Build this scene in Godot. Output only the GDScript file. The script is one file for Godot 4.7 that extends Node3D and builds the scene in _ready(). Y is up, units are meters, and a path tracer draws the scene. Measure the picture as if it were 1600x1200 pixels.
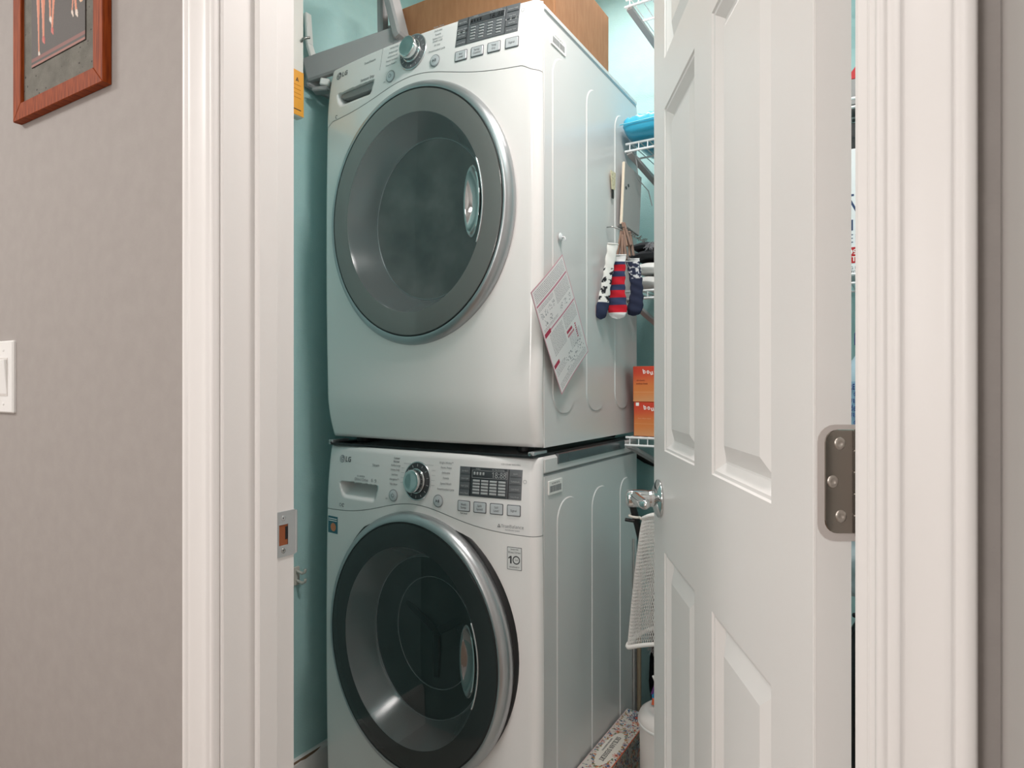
extends Node3D
# Laundry closet with a dryer stacked on a washer, seen through a half-open panel door.
# World: x right, y up, -z into the closet; floor at y = 0; the camera stands over x = 0, z = 0.

var M := {}
var rng := RandomNumberGenerator.new()

# ------------------------------------------------------------------ helpers
func V(x: float, y: float, d: float) -> Vector3:
	return Vector3(x, y, -d)

func S() -> SurfaceTool:
	var st := SurfaceTool.new()
	st.begin(Mesh.PRIMITIVE_TRIANGLES)
	return st

func mat(c: Color, rough := 0.5, metal := 0.0, spec := 0.5) -> StandardMaterial3D:
	var m := StandardMaterial3D.new()
	m.albedo_color = c
	m.roughness = rough
	m.metallic = metal
	m.metallic_specular = spec
	return m

func c8(r: int, g: int, b: int) -> Color:
	return Color(r / 255.0, g / 255.0, b / 255.0)

func put(st: SurfaceTool, called: String, m: Material, parent: Node = null) -> MeshInstance3D:
	var o := MeshInstance3D.new()
	o.name = called
	o.mesh = st.commit()
	o.mesh.surface_set_material(0, m)
	o.cast_shadow = GeometryInstance3D.SHADOW_CASTING_SETTING_ON
	(parent if parent else self).add_child(o, true)
	return o

func thing(called: String, label: String, category: String, at := Vector3.ZERO, turn := 0.0, group := "") -> Node3D:
	var o := Node3D.new()
	o.name = called
	add_child(o, true)
	o.position = at
	o.rotation.y = turn
	tag(o, label, category, group)
	return o

func tag(o: Node, label: String, category: String, group := "") -> void:
	o.set_meta("label", label)
	o.set_meta("category", category)
	if group != "":
		o.set_meta("group", group)

func struct(o: Node, label: String, category: String) -> Node:
	tag(o, label, category)
	o.set_meta("kind", "structure")
	return o

func tri(st: SurfaceTool, a: Vector3, b: Vector3, c: Vector3, n: Vector3) -> void:
	if (b - a).cross(c - a).dot(n) > 0.0:
		var k := b
		b = c
		c = k
	for p in [a, b, c]:
		st.set_normal(n)
		st.add_vertex(p)

func poly(st: SurfaceTool, pts: Array, out: Vector3) -> void:
	var n: Vector3 = (pts[1] - pts[0]).cross(pts[2] - pts[0]).normalized()
	if n.dot(out) < 0.0:
		n = -n
	for i in range(1, pts.size() - 1):
		tri(st, pts[0], pts[i], pts[i + 1], n)

func box(st: SurfaceTool, at: Vector3, size: Vector3, bev := 0.0, basis := Basis.IDENTITY) -> void:
	var h := size * 0.5
	bev = minf(bev, minf(h.x, minf(h.y, h.z)) * 0.9)
	var pt = func(s: Array, ax: int) -> Vector3:
		var p := Vector3.ZERO
		for k in 3:
			p[k] = s[k] * (h[k] - (0.0 if k == ax else bev))
		return at + basis * p
	for ax in 3:
		var u: int = (ax + 1) % 3
		var w: int = (ax + 2) % 3
		for sg in [-1, 1]:
			var f := []
			for q in [[-1, -1], [1, -1], [1, 1], [-1, 1]]:
				var s := [0, 0, 0]
				s[ax] = sg
				s[u] = q[0]
				s[w] = q[1]
				f.append(pt.call(s, ax))
			var o := Vector3.ZERO
			o[ax] = sg
			poly(st, f, basis * o)
			if bev > 0.0:
				for s2 in [-1, 1]:
					var a := [0, 0, 0]
					a[ax] = sg
					a[u] = s2
					var b := a.duplicate()
					a[w] = -1
					b[w] = 1
					var oo := Vector3.ZERO
					oo[ax] = sg
					oo[u] = s2
					poly(st, [pt.call(a, ax), pt.call(b, ax), pt.call(b, u), pt.call(a, u)], basis * oo)
	if bev > 0.0:
		for sx in [-1, 1]:
			for sy in [-1, 1]:
				for sz in [-1, 1]:
					var s := [sx, sy, sz]
					poly(st, [pt.call(s, 0), pt.call(s, 1), pt.call(s, 2)], basis * Vector3(sx, sy, sz))

func box_between(st: SurfaceTool, lo: Vector3, hi: Vector3, bev := 0.0) -> void:
	box(st, (lo + hi) * 0.5, (hi - lo).abs(), bev)

# a grid of points; out: a point inside is on the far side of the surface from the normals when flip is false
func grid(st: SurfaceTool, rows: Array, flip := false, skip = null) -> void:
	var m: int = rows.size()
	var n: int = rows[0].size()
	var nor := []
	for i in m:
		var r := PackedVector3Array()
		for j in n:
			var i0: int = maxi(i - 1, 0)
			var i1: int = mini(i + 1, m - 1)
			var j0: int = maxi(j - 1, 0)
			var j1: int = mini(j + 1, n - 1)
			if rows[i][0].is_equal_approx(rows[i][n - 1]) and n > 3:
				if j == 0: j0 = n - 2
				if j == n - 1: j1 = 1
			var du: Vector3 = rows[i][j1] - rows[i][j0]
			var dv: Vector3 = rows[i1][j] - rows[i0][j]
			var k := du.cross(dv)
			if k.length() < 1e-12:
				var ii: int = i + 1 if i == 0 else i - 1
				du = rows[ii][j1] - rows[ii][j0]
				k = du.cross(dv)
			k = k.normalized()
			r.append(-k if flip else k)
		nor.append(r)
	for i in m - 1:
		for j in n - 1:
			if skip != null and skip.call(rows[i][j], rows[i + 1][j + 1]):
				continue
			var q := [[i, j], [i, j + 1], [i + 1, j + 1], [i + 1, j]]
			for t in [[0, 1, 2], [0, 2, 3]]:
				var o: Array = [q[t[0]], q[t[1]], q[t[2]]]
				var a: Vector3 = rows[o[0][0]][o[0][1]]
				var b: Vector3 = rows[o[1][0]][o[1][1]]
				var c: Vector3 = rows[o[2][0]][o[2][1]]
				if (b - a).cross(c - a).length() < 1e-14:
					continue
				if not flip:
					o = [o[0], o[2], o[1]]
				for e in o:
					st.set_normal(nor[e[0]][e[1]])
					st.set_uv(Vector2(float(e[1]) / (n - 1), float(e[0]) / (m - 1)))
					st.add_vertex(rows[e[0]][e[1]])

# profile of (radius, z) turned about z, drawn flat from point to point unless smooth
func lathe(st: SurfaceTool, prof: Array, segs := 48, k := Vector2.ONE, xf := Transform3D.IDENTITY, smooth := true) -> void:
	var runs := [prof]
	if not smooth:
		runs = []
		for i in prof.size() - 1:
			runs.append([prof[i], prof[i + 1]])
	for run in runs:
		var rows := []
		for p in run:
			var r := PackedVector3Array()
			for j in segs + 1:
				var a := TAU * j / segs
				r.append(xf * Vector3(cos(a) * p.x * k.x, sin(a) * p.x * k.y, p.y))
			rows.append(r)
		grid(st, rows)

func tube(st: SurfaceTool, pts: Array, rad, segs := 10, closed := false) -> void:
	var rows := []
	var n: int = pts.size()
	var up := Vector3.UP
	var prev := Vector3.ZERO
	for i in n:
		var a: Vector3 = pts[(i - 1 + n) % n] if closed else pts[maxi(i - 1, 0)]
		var b: Vector3 = pts[(i + 1) % n] if closed else pts[mini(i + 1, n - 1)]
		var t := (b - a).normalized()
		if prev == Vector3.ZERO:
			prev = up.cross(t) if absf(t.dot(up)) < 0.95 else Vector3.RIGHT.cross(t)
		var x := (prev - t * prev.dot(t)).normalized()
		prev = x
		var y := t.cross(x)
		var r := PackedVector3Array()
		var rr: float = rad[i] if rad is Array else rad
		for j in segs + 1:
			var an := TAU * j / segs
			r.append(pts[i] + (x * cos(an) + y * sin(an)) * rr)
		rows.append(r)
	if closed:
		rows.append(rows[0])
	else:
		var first := PackedVector3Array()
		var last := PackedVector3Array()
		for j in segs + 1:
			first.append(pts[0])
			last.append(pts[n - 1])
		rows.insert(0, first)
		rows.append(last)
	grid(st, rows)

# polygon in local xy, from z0 to z1, its front edge bevelled inwards
func extrude(st: SurfaceTool, pg: PackedVector2Array, z0: float, z1: float, xf := Transform3D.IDENTITY, bev := 0.0) -> void:
	if Geometry2D.is_polygon_clockwise(pg):
		pg.reverse()
	var rings := [[pg, z0]]
	if bev > 0.0:
		rings.append([pg, z1 - bev])
		var c := PackedVector2Array()
		var n := pg.size()
		for i in n:
			var e0 := (pg[i] - pg[(i - 1 + n) % n]).normalized()
			var e1 := (pg[(i + 1) % n] - pg[i]).normalized()
			var nn := (Vector2(-e0.y, e0.x) + Vector2(-e1.y, e1.x))
			nn = nn.normalized() / maxf(0.5, sqrt(maxf(0.0, (1.0 + e0.dot(e1)) * 0.5)))
			c.append(pg[i] + nn * bev)
		rings.append([c, z1])
	else:
		rings.append([pg, z1])
	for k in rings.size() - 1:
		var a: PackedVector2Array = rings[k][0]
		var b: PackedVector2Array = rings[k + 1][0]
		for i in a.size():
			var j := (i + 1) % a.size()
			var e := a[j] - a[i]
			poly(st, [xf * Vector3(a[i].x, a[i].y, rings[k][1]), xf * Vector3(a[j].x, a[j].y, rings[k][1]), xf * Vector3(b[j].x, b[j].y, rings[k + 1][1]), xf * Vector3(b[i].x, b[i].y, rings[k + 1][1])], xf.basis * Vector3(e.y, -e.x, 0))
	for side in [0, rings.size() - 1]:
		var p: PackedVector2Array = rings[side][0]
		var t := Geometry2D.triangulate_polygon(p)
		var nrm := xf.basis * Vector3(0, 0, -1 if side == 0 else 1)
		for i in range(0, t.size(), 3):
			tri(st, xf * Vector3(p[t[i]].x, p[t[i]].y, rings[side][1]), xf * Vector3(p[t[i + 1]].x, p[t[i + 1]].y, rings[side][1]), xf * Vector3(p[t[i + 2]].x, p[t[i + 2]].y, rings[side][1]), nrm.normalized())

func round_rect(w: float, h: float, r, seg := 5) -> PackedVector2Array:
	var pg := PackedVector2Array()
	var rs: Array = r if r is Array else [r, r, r, r]       # right top, left top, left bottom, right bottom
	var cs := [Vector2(1, 1), Vector2(-1, 1), Vector2(-1, -1), Vector2(1, -1)]
	for k in 4:
		var c := Vector2(cs[k].x * (w / 2 - rs[k]), cs[k].y * (h / 2 - rs[k]))
		for i in seg + 1:
			var a := PI / 2 * (k + float(i) / seg)
			if rs[k] < 1e-6 and i > 0:
				continue
			pg.append(c + Vector2(cos(a), sin(a)) * rs[k])
	return pg

func shifted(pg: PackedVector2Array, by: Vector2) -> PackedVector2Array:
	var o := PackedVector2Array()
	for p in pg:
		o.append(p + by)
	return o

func circle_poly(r: float, n := 24, k := Vector2.ONE) -> PackedVector2Array:
	var o := PackedVector2Array()
	for i in n:
		o.append(Vector2(cos(TAU * i / n), sin(TAU * i / n)) * r * k)
	return o

var fonts := {}
func words(text: String, cap: float, xf: Transform3D, m: Material, parent: Node, bold := false, squeeze := 1.0, serif := false, align := HORIZONTAL_ALIGNMENT_CENTER) -> MeshInstance3D:
	var key := str(bold) + str(serif)
	if not fonts.has(key):
		var f := SystemFont.new()
		f.font_names = PackedStringArray(["Droid Serif" if serif else "Droid Sans"])
		f.font_weight = 700 if bold else 400
		fonts[key] = f
	var t := TextMesh.new()
	t.text = text
	t.font = fonts[key]
	t.font_size = 24
	t.pixel_size = cap / (24.0 * 0.714)
	t.depth = 0.0002
	t.curve_step = 2.0
	t.horizontal_alignment = align
	t.material = m
	var o := MeshInstance3D.new()
	o.name = "lettering"
	o.mesh = t
	o.transform = xf * Transform3D(Basis.from_scale(Vector3(squeeze, 1, 1)), Vector3.ZERO)
	parent.add_child(o, true)
	return o

func noise_tex(freq: float, lo: Color, hi: Color, size := 256, normal := false, bump := 4.0, octaves := 4, sd := 1) -> NoiseTexture2D:
	var f := FastNoiseLite.new()
	f.seed = sd
	f.frequency = freq
	f.fractal_octaves = octaves
	var t := NoiseTexture2D.new()
	t.width = size
	t.height = size
	t.noise = f
	t.seamless = true
	if normal:
		t.as_normal_map = true
		t.bump_strength = bump
	else:
		var g := Gradient.new()
		g.set_color(0, lo)
		g.set_color(1, hi)
		t.color_ramp = g
	return t

func triplanar(m: StandardMaterial3D, s: Vector3, world := true) -> StandardMaterial3D:
	m.uv1_triplanar = true
	m.uv1_world_triplanar = world
	m.uv1_scale = s
	return m

# ------------------------------------------------------------------ the scene
func _ready() -> void:
	rng.seed = 7
	# camera
	var cam := Camera3D.new()
	cam.name = "camera"
	cam.position = Vector3(0, 1.148, 0)
	cam.rotation.y = deg_to_rad(31.17)
	cam.fov = rad_to_deg(2.0 * atan(600.0 / 1005.0))
	cam.near = 0.02
	add_child(cam)
	cam.current = true
	# environment: closed rooms, lit by added lamps
	var env := Environment.new()
	env.background_mode = Environment.BG_COLOR
	env.background_color = Color(0.02, 0.02, 0.02)
	env.tonemap_mode = Environment.TONE_MAPPER_LINEAR
	env.tonemap_exposure = 1.22
	env.sdfgi_enabled = true
	env.ssao_enabled = true
	env.ssil_enabled = true
	var we := WorldEnvironment.new()
	we.name = "world_environment"
	we.environment = env
	add_child(we)
	# added lamps, all out of view, put in to light hall and closet
	added_ceiling_lamp("added_hall_lamp", "added round flush ceiling lamp, out of view, in the hall outside the closet door", V(-0.45, 2.497, -0.85), 0.5, Color(1.0, 0.985, 0.97), 1.0)
	added_ceiling_lamp("added_hall_lamp", "added round flush ceiling lamp, out of view, at the far left end of the hall", V(-2.4, 2.497, -0.6), 0.5, Color(1.0, 0.985, 0.97), 2.4)
	added_wall_lamp("added_hall_wall_lamp", "added round wall lamp, out of view, as frontal fill through the closet doorway", V(-0.62, 1.45, -1.597), 0.36, Color(1.0, 0.975, 0.96), 0.7)
	added_ceiling_lamp("added_closet_lamp", "added round flush ceiling lamp, out of view, inside the closet behind the cardboard box", V(-0.72, 2.497, 1.62), 0.26, Color(1.0, 0.955, 0.94), 0.48)
	added_ceiling_lamp("added_closet_lamp", "added round flush ceiling lamp, out of view, inside the closet just behind the open door", V(-0.26, 2.497, 0.95), 0.26, Color(1.0, 0.955, 0.94), 1.15)

	materials()
	room()
	closet_door()
	strike_plate()
	machine(false)
	machine(true)
	stacking_rails()
	wire_shelves()
	shelf_goods()
	side_hangings()
	floor_goods()
	left_side_goods()
	picture()
	light_switch()

func added_wall_lamp(called: String, label: String, at: Vector3, size: float, col: Color, energy: float) -> void:
	# the same added fitting, turned to throw fill light into the closet
	added_ceiling_lamp(called, label, at, size, col, energy).rotation.x = PI / 2

func added_ceiling_lamp(called: String, label: String, at: Vector3, size: float, col: Color, energy: float) -> Node3D:
	var t := thing(called, label, "lamp", at)
	var st := S()
	lathe(st, [Vector2(0, -0.0), Vector2(size * 0.54, 0.0), Vector2(size * 0.54, 0.03), Vector2(size * 0.5, 0.035)], 40, Vector2.ONE, Transform3D(Basis(Vector3.RIGHT, PI / 2), Vector3.ZERO), false)
	put(st, "lamp_base", mat(c8(225, 225, 225), 0.4), t)
	st = S()
	lathe(st, [Vector2(size * 0.5, 0.03), Vector2(size * 0.46, 0.045), Vector2(size * 0.25, 0.055), Vector2(0.0, 0.058)], 40, Vector2.ONE, Transform3D(Basis(Vector3.RIGHT, PI / 2), Vector3.ZERO))
	var gm := mat(c8(240, 240, 240), 0.5)
	gm.emission_enabled = true
	gm.emission = col
	gm.emission_energy_multiplier = 1.2
	put(st, "lamp_diffuser", gm, t)
	var l := AreaLight3D.new()
	l.name = "lamp_light"
	l.area_size = Vector2(size, size)
	l.light_color = col
	l.light_energy = energy
	l.shadow_enabled = true
	l.set("area_range", 8.0)
	l.set("area_attenuation", 2.0)
	l.rotation.x = -PI / 2
	l.position = Vector3(0, -0.064, 0)
	t.add_child(l, true)
	return t

func materials() -> void:
	M.white_paint = triplanar(mat(c8(238, 236, 234), 0.38), Vector3(9, 9, 9))
	M.white_paint.normal_enabled = true
	M.white_paint.normal_texture = noise_tex(0.02, Color.BLACK, Color.WHITE, 256, true, 1.2)
	M.white_paint.normal_scale = 0.12
	M.wall_grey = triplanar(mat(c8(255, 255, 255), 0.75), Vector3(4, 4, 4))
	M.wall_grey.albedo_texture = noise_tex(0.012, c8(161, 155, 151), c8(166, 160, 156), 512)
	M.wall_grey.normal_enabled = true
	M.wall_grey.normal_texture = noise_tex(0.12, Color.BLACK, Color.WHITE, 512, true, 2.5)
	M.wall_grey.normal_scale = 0.05
	M.wall_pale = mat(c8(226, 224, 222), 0.7)
	M.teal = triplanar(mat(c8(255, 255, 255), 0.6), Vector3(3, 3, 3))
	M.teal.albedo_texture = noise_tex(0.01, c8(168, 208, 208), c8(174, 212, 211), 512)
	M.teal.normal_enabled = true
	M.teal.normal_texture = M.wall_grey.normal_texture
	M.teal.normal_scale = 0.3
	M.ceiling = mat(c8(240, 240, 238), 0.8)
	M.floor_wood = triplanar(mat(c8(255, 255, 255), 0.35), Vector3(0.8, 1, 5))
	M.floor_wood.albedo_texture = noise_tex(0.02, c8(104, 82, 66), c8(140, 112, 92), 512)
	M.tile = mat(c8(190, 185, 178), 0.4)
	M.enamel = mat(c8(236, 233, 231), 0.22)
	M.enamel.clearcoat_enabled = true
	M.enamel.clearcoat = 0.4
	M.enamel.clearcoat_roughness = 0.08
	M.enamel_side = mat(c8(223, 221, 220), 0.22)
	M.panel_white = mat(c8(232, 230, 229), 0.35)
	M.groove = mat(c8(150, 152, 154), 0.7)
	M.ink = mat(c8(96, 99, 103), 0.6)
	M.ink_light = mat(c8(150, 153, 156), 0.6)
	M.display = mat(c8(98, 101, 104), 0.4)
	M.display_dark = mat(c8(62, 65, 68), 0.3)
	M.cell = mat(c8(168, 171, 172), 0.5)
	M.silver = mat(c8(205, 208, 210), 0.22, 0.9)
	M.ring_silver = mat(c8(176, 179, 181), 0.3, 0.85)
	M.silver_satin = mat(c8(196, 199, 201), 0.38, 0.8)
	M.button = mat(c8(205, 208, 211), 0.35, 0.2)
	M.chrome = mat(c8(215, 216, 216), 0.06, 1.0)
	M.steel = mat(c8(170, 170, 168), 0.25, 1.0)
	M.black = mat(c8(18, 18, 19), 0.45)
	M.dark_metal = mat(c8(42, 44, 46), 0.3, 0.4)
	M.rim_glass = mat(c8(134, 131, 129), 0.05, 0.5)  # lit copy of the door glass, reflected light mixed into its grey
	M.rim_glass_shaded = mat(c8(70, 74, 74), 0.04, 0.6)  # same glass, darkened for the shade around the washer
	M.pane = mat(Color(0.10, 0.11, 0.11, 0.22), 0.02, 0.0, 0.9)
	M.pane.transparency = BaseMaterial3D.TRANSPARENCY_ALPHA
	M.pane_shaded = mat(Color(0.03, 0.035, 0.035, 0.34), 0.02, 0.0, 0.9)  # same pane, shade put into its colour for the washer
	M.pane_shaded.transparency = BaseMaterial3D.TRANSPARENCY_ALPHA
	M.bowl_side = mat(c8(168, 172, 173), 0.16, 0.6)
	var dusty := noise_tex(0.012, c8(150, 155, 155), c8(255, 255, 255), 256, false, 0, 5, 3)
	M.bowl_end = triplanar(mat(c8(142, 140, 138), 0.3, 0.1), Vector3(2, 2, 2))
	M.bowl_end.albedo_texture = dusty
	M.bowl_end_shaded = triplanar(mat(c8(62, 64, 64), 0.12, 0.1), Vector3(2, 2, 2))  # same bowl, shade put into its colour for the washer
	M.bowl_end_shaded.albedo_texture = dusty
	M.wire = mat(c8(238, 240, 241), 0.35)
	M.bracket = mat(c8(172, 168, 168), 0.5)
	M.cardboard = triplanar(mat(c8(255, 255, 255), 0.85), Vector3(6, 1.5, 6))
	M.cardboard.albedo_texture = noise_tex(0.03, c8(156, 110, 76), c8(172, 126, 90), 256)
	M.grey_plastic = mat(c8(158, 159, 160), 0.5)
	M.white_plastic = mat(c8(236, 236, 234), 0.4)
	M.wood = triplanar(mat(c8(255, 255, 255), 0.6, 0.0, 0.3), Vector3(30, 4, 4))
	M.wood.albedo_texture = noise_tex(0.015, c8(112, 44, 12), c8(166, 78, 30), 256, false, 0, 5, 5)
	M.wood_upright = triplanar(mat(c8(255, 255, 255), 0.6, 0.0, 0.3), Vector3(4, 30, 4))
	M.wood_upright.uv1_scale = Vector3(40, 3, 40)
	M.wood_upright.albedo_texture = M.wood.albedo_texture
	M.wood_bare = mat(c8(150, 84, 48), 0.8)
	M.print_red = mat(c8(190, 26, 34), 0.6)
	M.print_navy = mat(c8(38, 62, 104), 0.6)
	M.print_white = mat(c8(245, 244, 240), 0.6)
	M.print_black = mat(c8(50, 50, 54), 0.6)

# ------------------------------------------------------------------ the setting
func slab(called: String, lo: Vector3, hi: Vector3, m: Material, label: String, category: String, bev := 0.0) -> MeshInstance3D:
	var st := S()
	box(st, Vector3.ZERO, (hi - lo).abs(), bev)
	var o := put(st, called, m)
	o.position = (lo + hi) * 0.5
	struct(o, label, category)
	return o

func room() -> void:
	var top := 2.5
	# hall side
	slab("wall_front", V(-3.3, 0, 0.60), V(-0.767, top, 0.515), M.wall_grey, "warm grey hall wall left of the closet doorway, picture hanging on it", "wall")
	slab("wall_front_right", V(-0.0003, 0, 0.60), V(0.1545, top, 0.515), M.wall_grey, "narrow strip of grey hall wall right of the white door casing", "wall")
	slab("wall_front_header", V(-0.767, 2.062, 0.60), V(-0.0003, top, 0.515), M.wall_grey, "grey hall wall above the closet doorway", "wall")
	slab("wall_right", V(0.0545, 0, 0.515), V(0.1545, top, -1.6), mat(c8(186, 182, 179), 0.75), "grey hall wall at the right edge, lightened for the light it catches, beside the door casing", "wall")  # same grey paint, made paler for the light on it
	slab("wall_rear", V(-3.3, 0, -1.6), V(0.1545, top, -1.7), M.wall_pale, "pale hall wall facing the closet", "wall")
	slab("wall_left", V(-3.4, 0, 0.60), V(-3.3, top, -1.7), M.wall_pale, "pale end wall of the hall", "wall")
	slab("floor", V(-3.4, -0.1, 0.575), V(0.1545, 0, -1.7), M.floor_wood, "brown wood floor of the hall", "floor")
	slab("ceiling", V(-3.4, top, 2.1), V(0.6, top + 0.1, -1.7), M.ceiling, "flat white ceiling over hall and closet", "ceiling")
	# closet side
	slab("wall_closet_left", V(-1.5, 0, 2.1), V(-1.4, top, 0.63), M.teal, "pale teal closet wall to the left of the stacked machines", "wall")
	slab("wall_closet_back", V(-1.4, 0, 2.1), V(0.4, top, 2.0), M.teal, "pale teal closet wall behind the wire shelves", "wall")
	slab("wall_closet_right", V(0.4, 0, 2.1), V(0.5, top, 0.60), M.teal, "pale teal closet wall at the right end of the shelves", "wall")
	slab("wall_closet_front", V(-1.5, 0, 0.63), V(-0.767, top, 0.60), M.teal, "teal inner face of the closet front wall left of the doorway", "wall")
	slab("wall_closet_front_right", V(-0.0003, 0, 0.63), V(0.4, top, 0.60), M.teal, "teal inner face of the closet front wall right of the doorway", "wall")
	slab("wall_closet_front_header", V(-0.767, 2.062, 0.63), V(-0.0003, top, 0.60), M.teal, "teal inner face of the wall over the doorway", "wall")
	slab("floor_closet", V(-1.5, -0.1, 2.1), V(0.5, 0, 0.575), M.tile, "pale tiled closet floor", "floor")
	# baseboard of the closet's left wall, its paint torn along the top
	var bb := S()
	var pg := PackedVector2Array([Vector2(0, 0), Vector2(0.015, 0), Vector2(0.015, 0.128), Vector2(0.009, 0.138), Vector2(0, 0.138)])
	extrude(bb, pg, 0, 1.36, Transform3D(Basis(Vector3.RIGHT, Vector3.UP, Vector3.BACK), V(-1.4, 0, 1.995)))
	var b := put(bb, "baseboard_left", M.white_paint)
	struct(b, "white baseboard along the teal wall left of the washer, paint torn along its top edge", "baseboard")
	var tear := S()
	var edge := PackedVector2Array()
	var ds := [1.10, 1.13, 1.16, 1.19, 1.205, 1.22, 1.235, 1.25, 1.262]
	var hs := [0.004, 0.005, 0.006, 0.005, 0.0075, 0.0065, 0.006, 0.004, 0.0005]
	for i in ds.size():
		edge.append(Vector2(ds[i], 0.0085))
	for i in range(ds.size() - 1, -1, -1):
		edge.append(Vector2(ds[i], 0.0085 - hs[i]))
	extrude(tear, edge, 0, 0.0006, Transform3D(Basis(Vector3(0, 0, -1), Vector3(0.5145, -0.8575, 0).normalized() * -1.0, Vector3(0.8575, 0.5145, 0)), Vector3(-1.3848, 0.1278, 0)))
	put(tear, "torn_paint", mat(c8(122, 98, 78), 0.9), b)
	# jambs, stops, casings
	slab("trim_1", V(-0.767, 0, 0.63), V(-0.747, 2.042, 0.5155), M.white_paint, "white painted left door jamb with the strike plate in it", "jamb", 0.0015)
	slab("trim_2", V(-0.0203, 0, 0.63), V(-0.0003, 2.042, 0.5155), M.white_paint, "white painted right door jamb carrying the hinges", "jamb", 0.0015)
	slab("trim_3", V(-0.767, 2.042, 0.63), V(-0.0003, 2.062, 0.5155), M.white_paint, "white painted head jamb above the doorway", "jamb")
	slab("trim_4", V(-0.747, 0, 0.594), V(-0.737, 2.042, 0.562), M.white_paint, "slim white door stop on the left jamb beside the strike plate", "door stop", 0.002)
	slab("trim_5", V(-0.0303, 0, 0.594), V(-0.0203, 2.042, 0.562), M.white_paint, "slim white door stop on the right jamb in front of the hinge gap", "door stop", 0.002)
	slab("trim_6", V(-0.737, 2.032, 0.594), V(-0.0303, 2.042, 0.562), M.white_paint, "slim white door stop under the head jamb", "door stop", 0.002)
	# casing profile: (distance from the inner edge, height off the wall)
	var pr := [Vector2(0, 0), Vector2(0, 0.007), Vector2(0.0015, 0.0095), Vector2(0.005, 0.0105), Vector2(0.0068, 0.0095), Vector2(0.008, 0.0092), Vector2(0.010, 0.0112), Vector2(0.0145, 0.0122), Vector2(0.0155, 0.0108), Vector2(0.0175, 0.0106), Vector2(0.0225, 0.0112), Vector2(0.030, 0.0126), Vector2(0.038, 0.0148), Vector2(0.0425, 0.0163), Vector2(0.0438, 0.0150), Vector2(0.0455, 0.0150), Vector2(0.047, 0.0168), Vector2(0.051, 0.0178), Vector2(0.055, 0.0168), Vector2(0.057, 0.0145), Vector2(0.057, 0)]
	casing("trim_7", pr, -0.752, -1.0, "white moulded casing left of the closet doorway, against the grey wall")
	casing("trim_8", pr, -0.0153, 1.0, "white moulded casing right of the closet doorway, nearest the camera")
	var ch := S()
	var hp := PackedVector2Array()
	for p in pr:
		hp.append(p)
	extrude(ch, hp, 0, 0.85, Transform3D(Basis(Vector3.UP, Vector3.BACK, Vector3.RIGHT), V(-0.809, 2.047, 0.515)))
	struct(put(ch, "trim_9", M.white_paint), "white moulded casing over the closet doorway", "casing")

func casing(called: String, pr: Array, x0: float, dirn: float, label: String) -> void:
	var st := S()
	var rows := []
	for y in [0.0, 2.047]:
		var r := PackedVector3Array()
		for p in pr:
			r.append(V(x0 + dirn * p.x, y, 0.515 - p.y))
		rows.append(r)
	grid(st, rows, dirn < 0)
	struct(put(st, called, M.white_paint), label, "casing")

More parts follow.
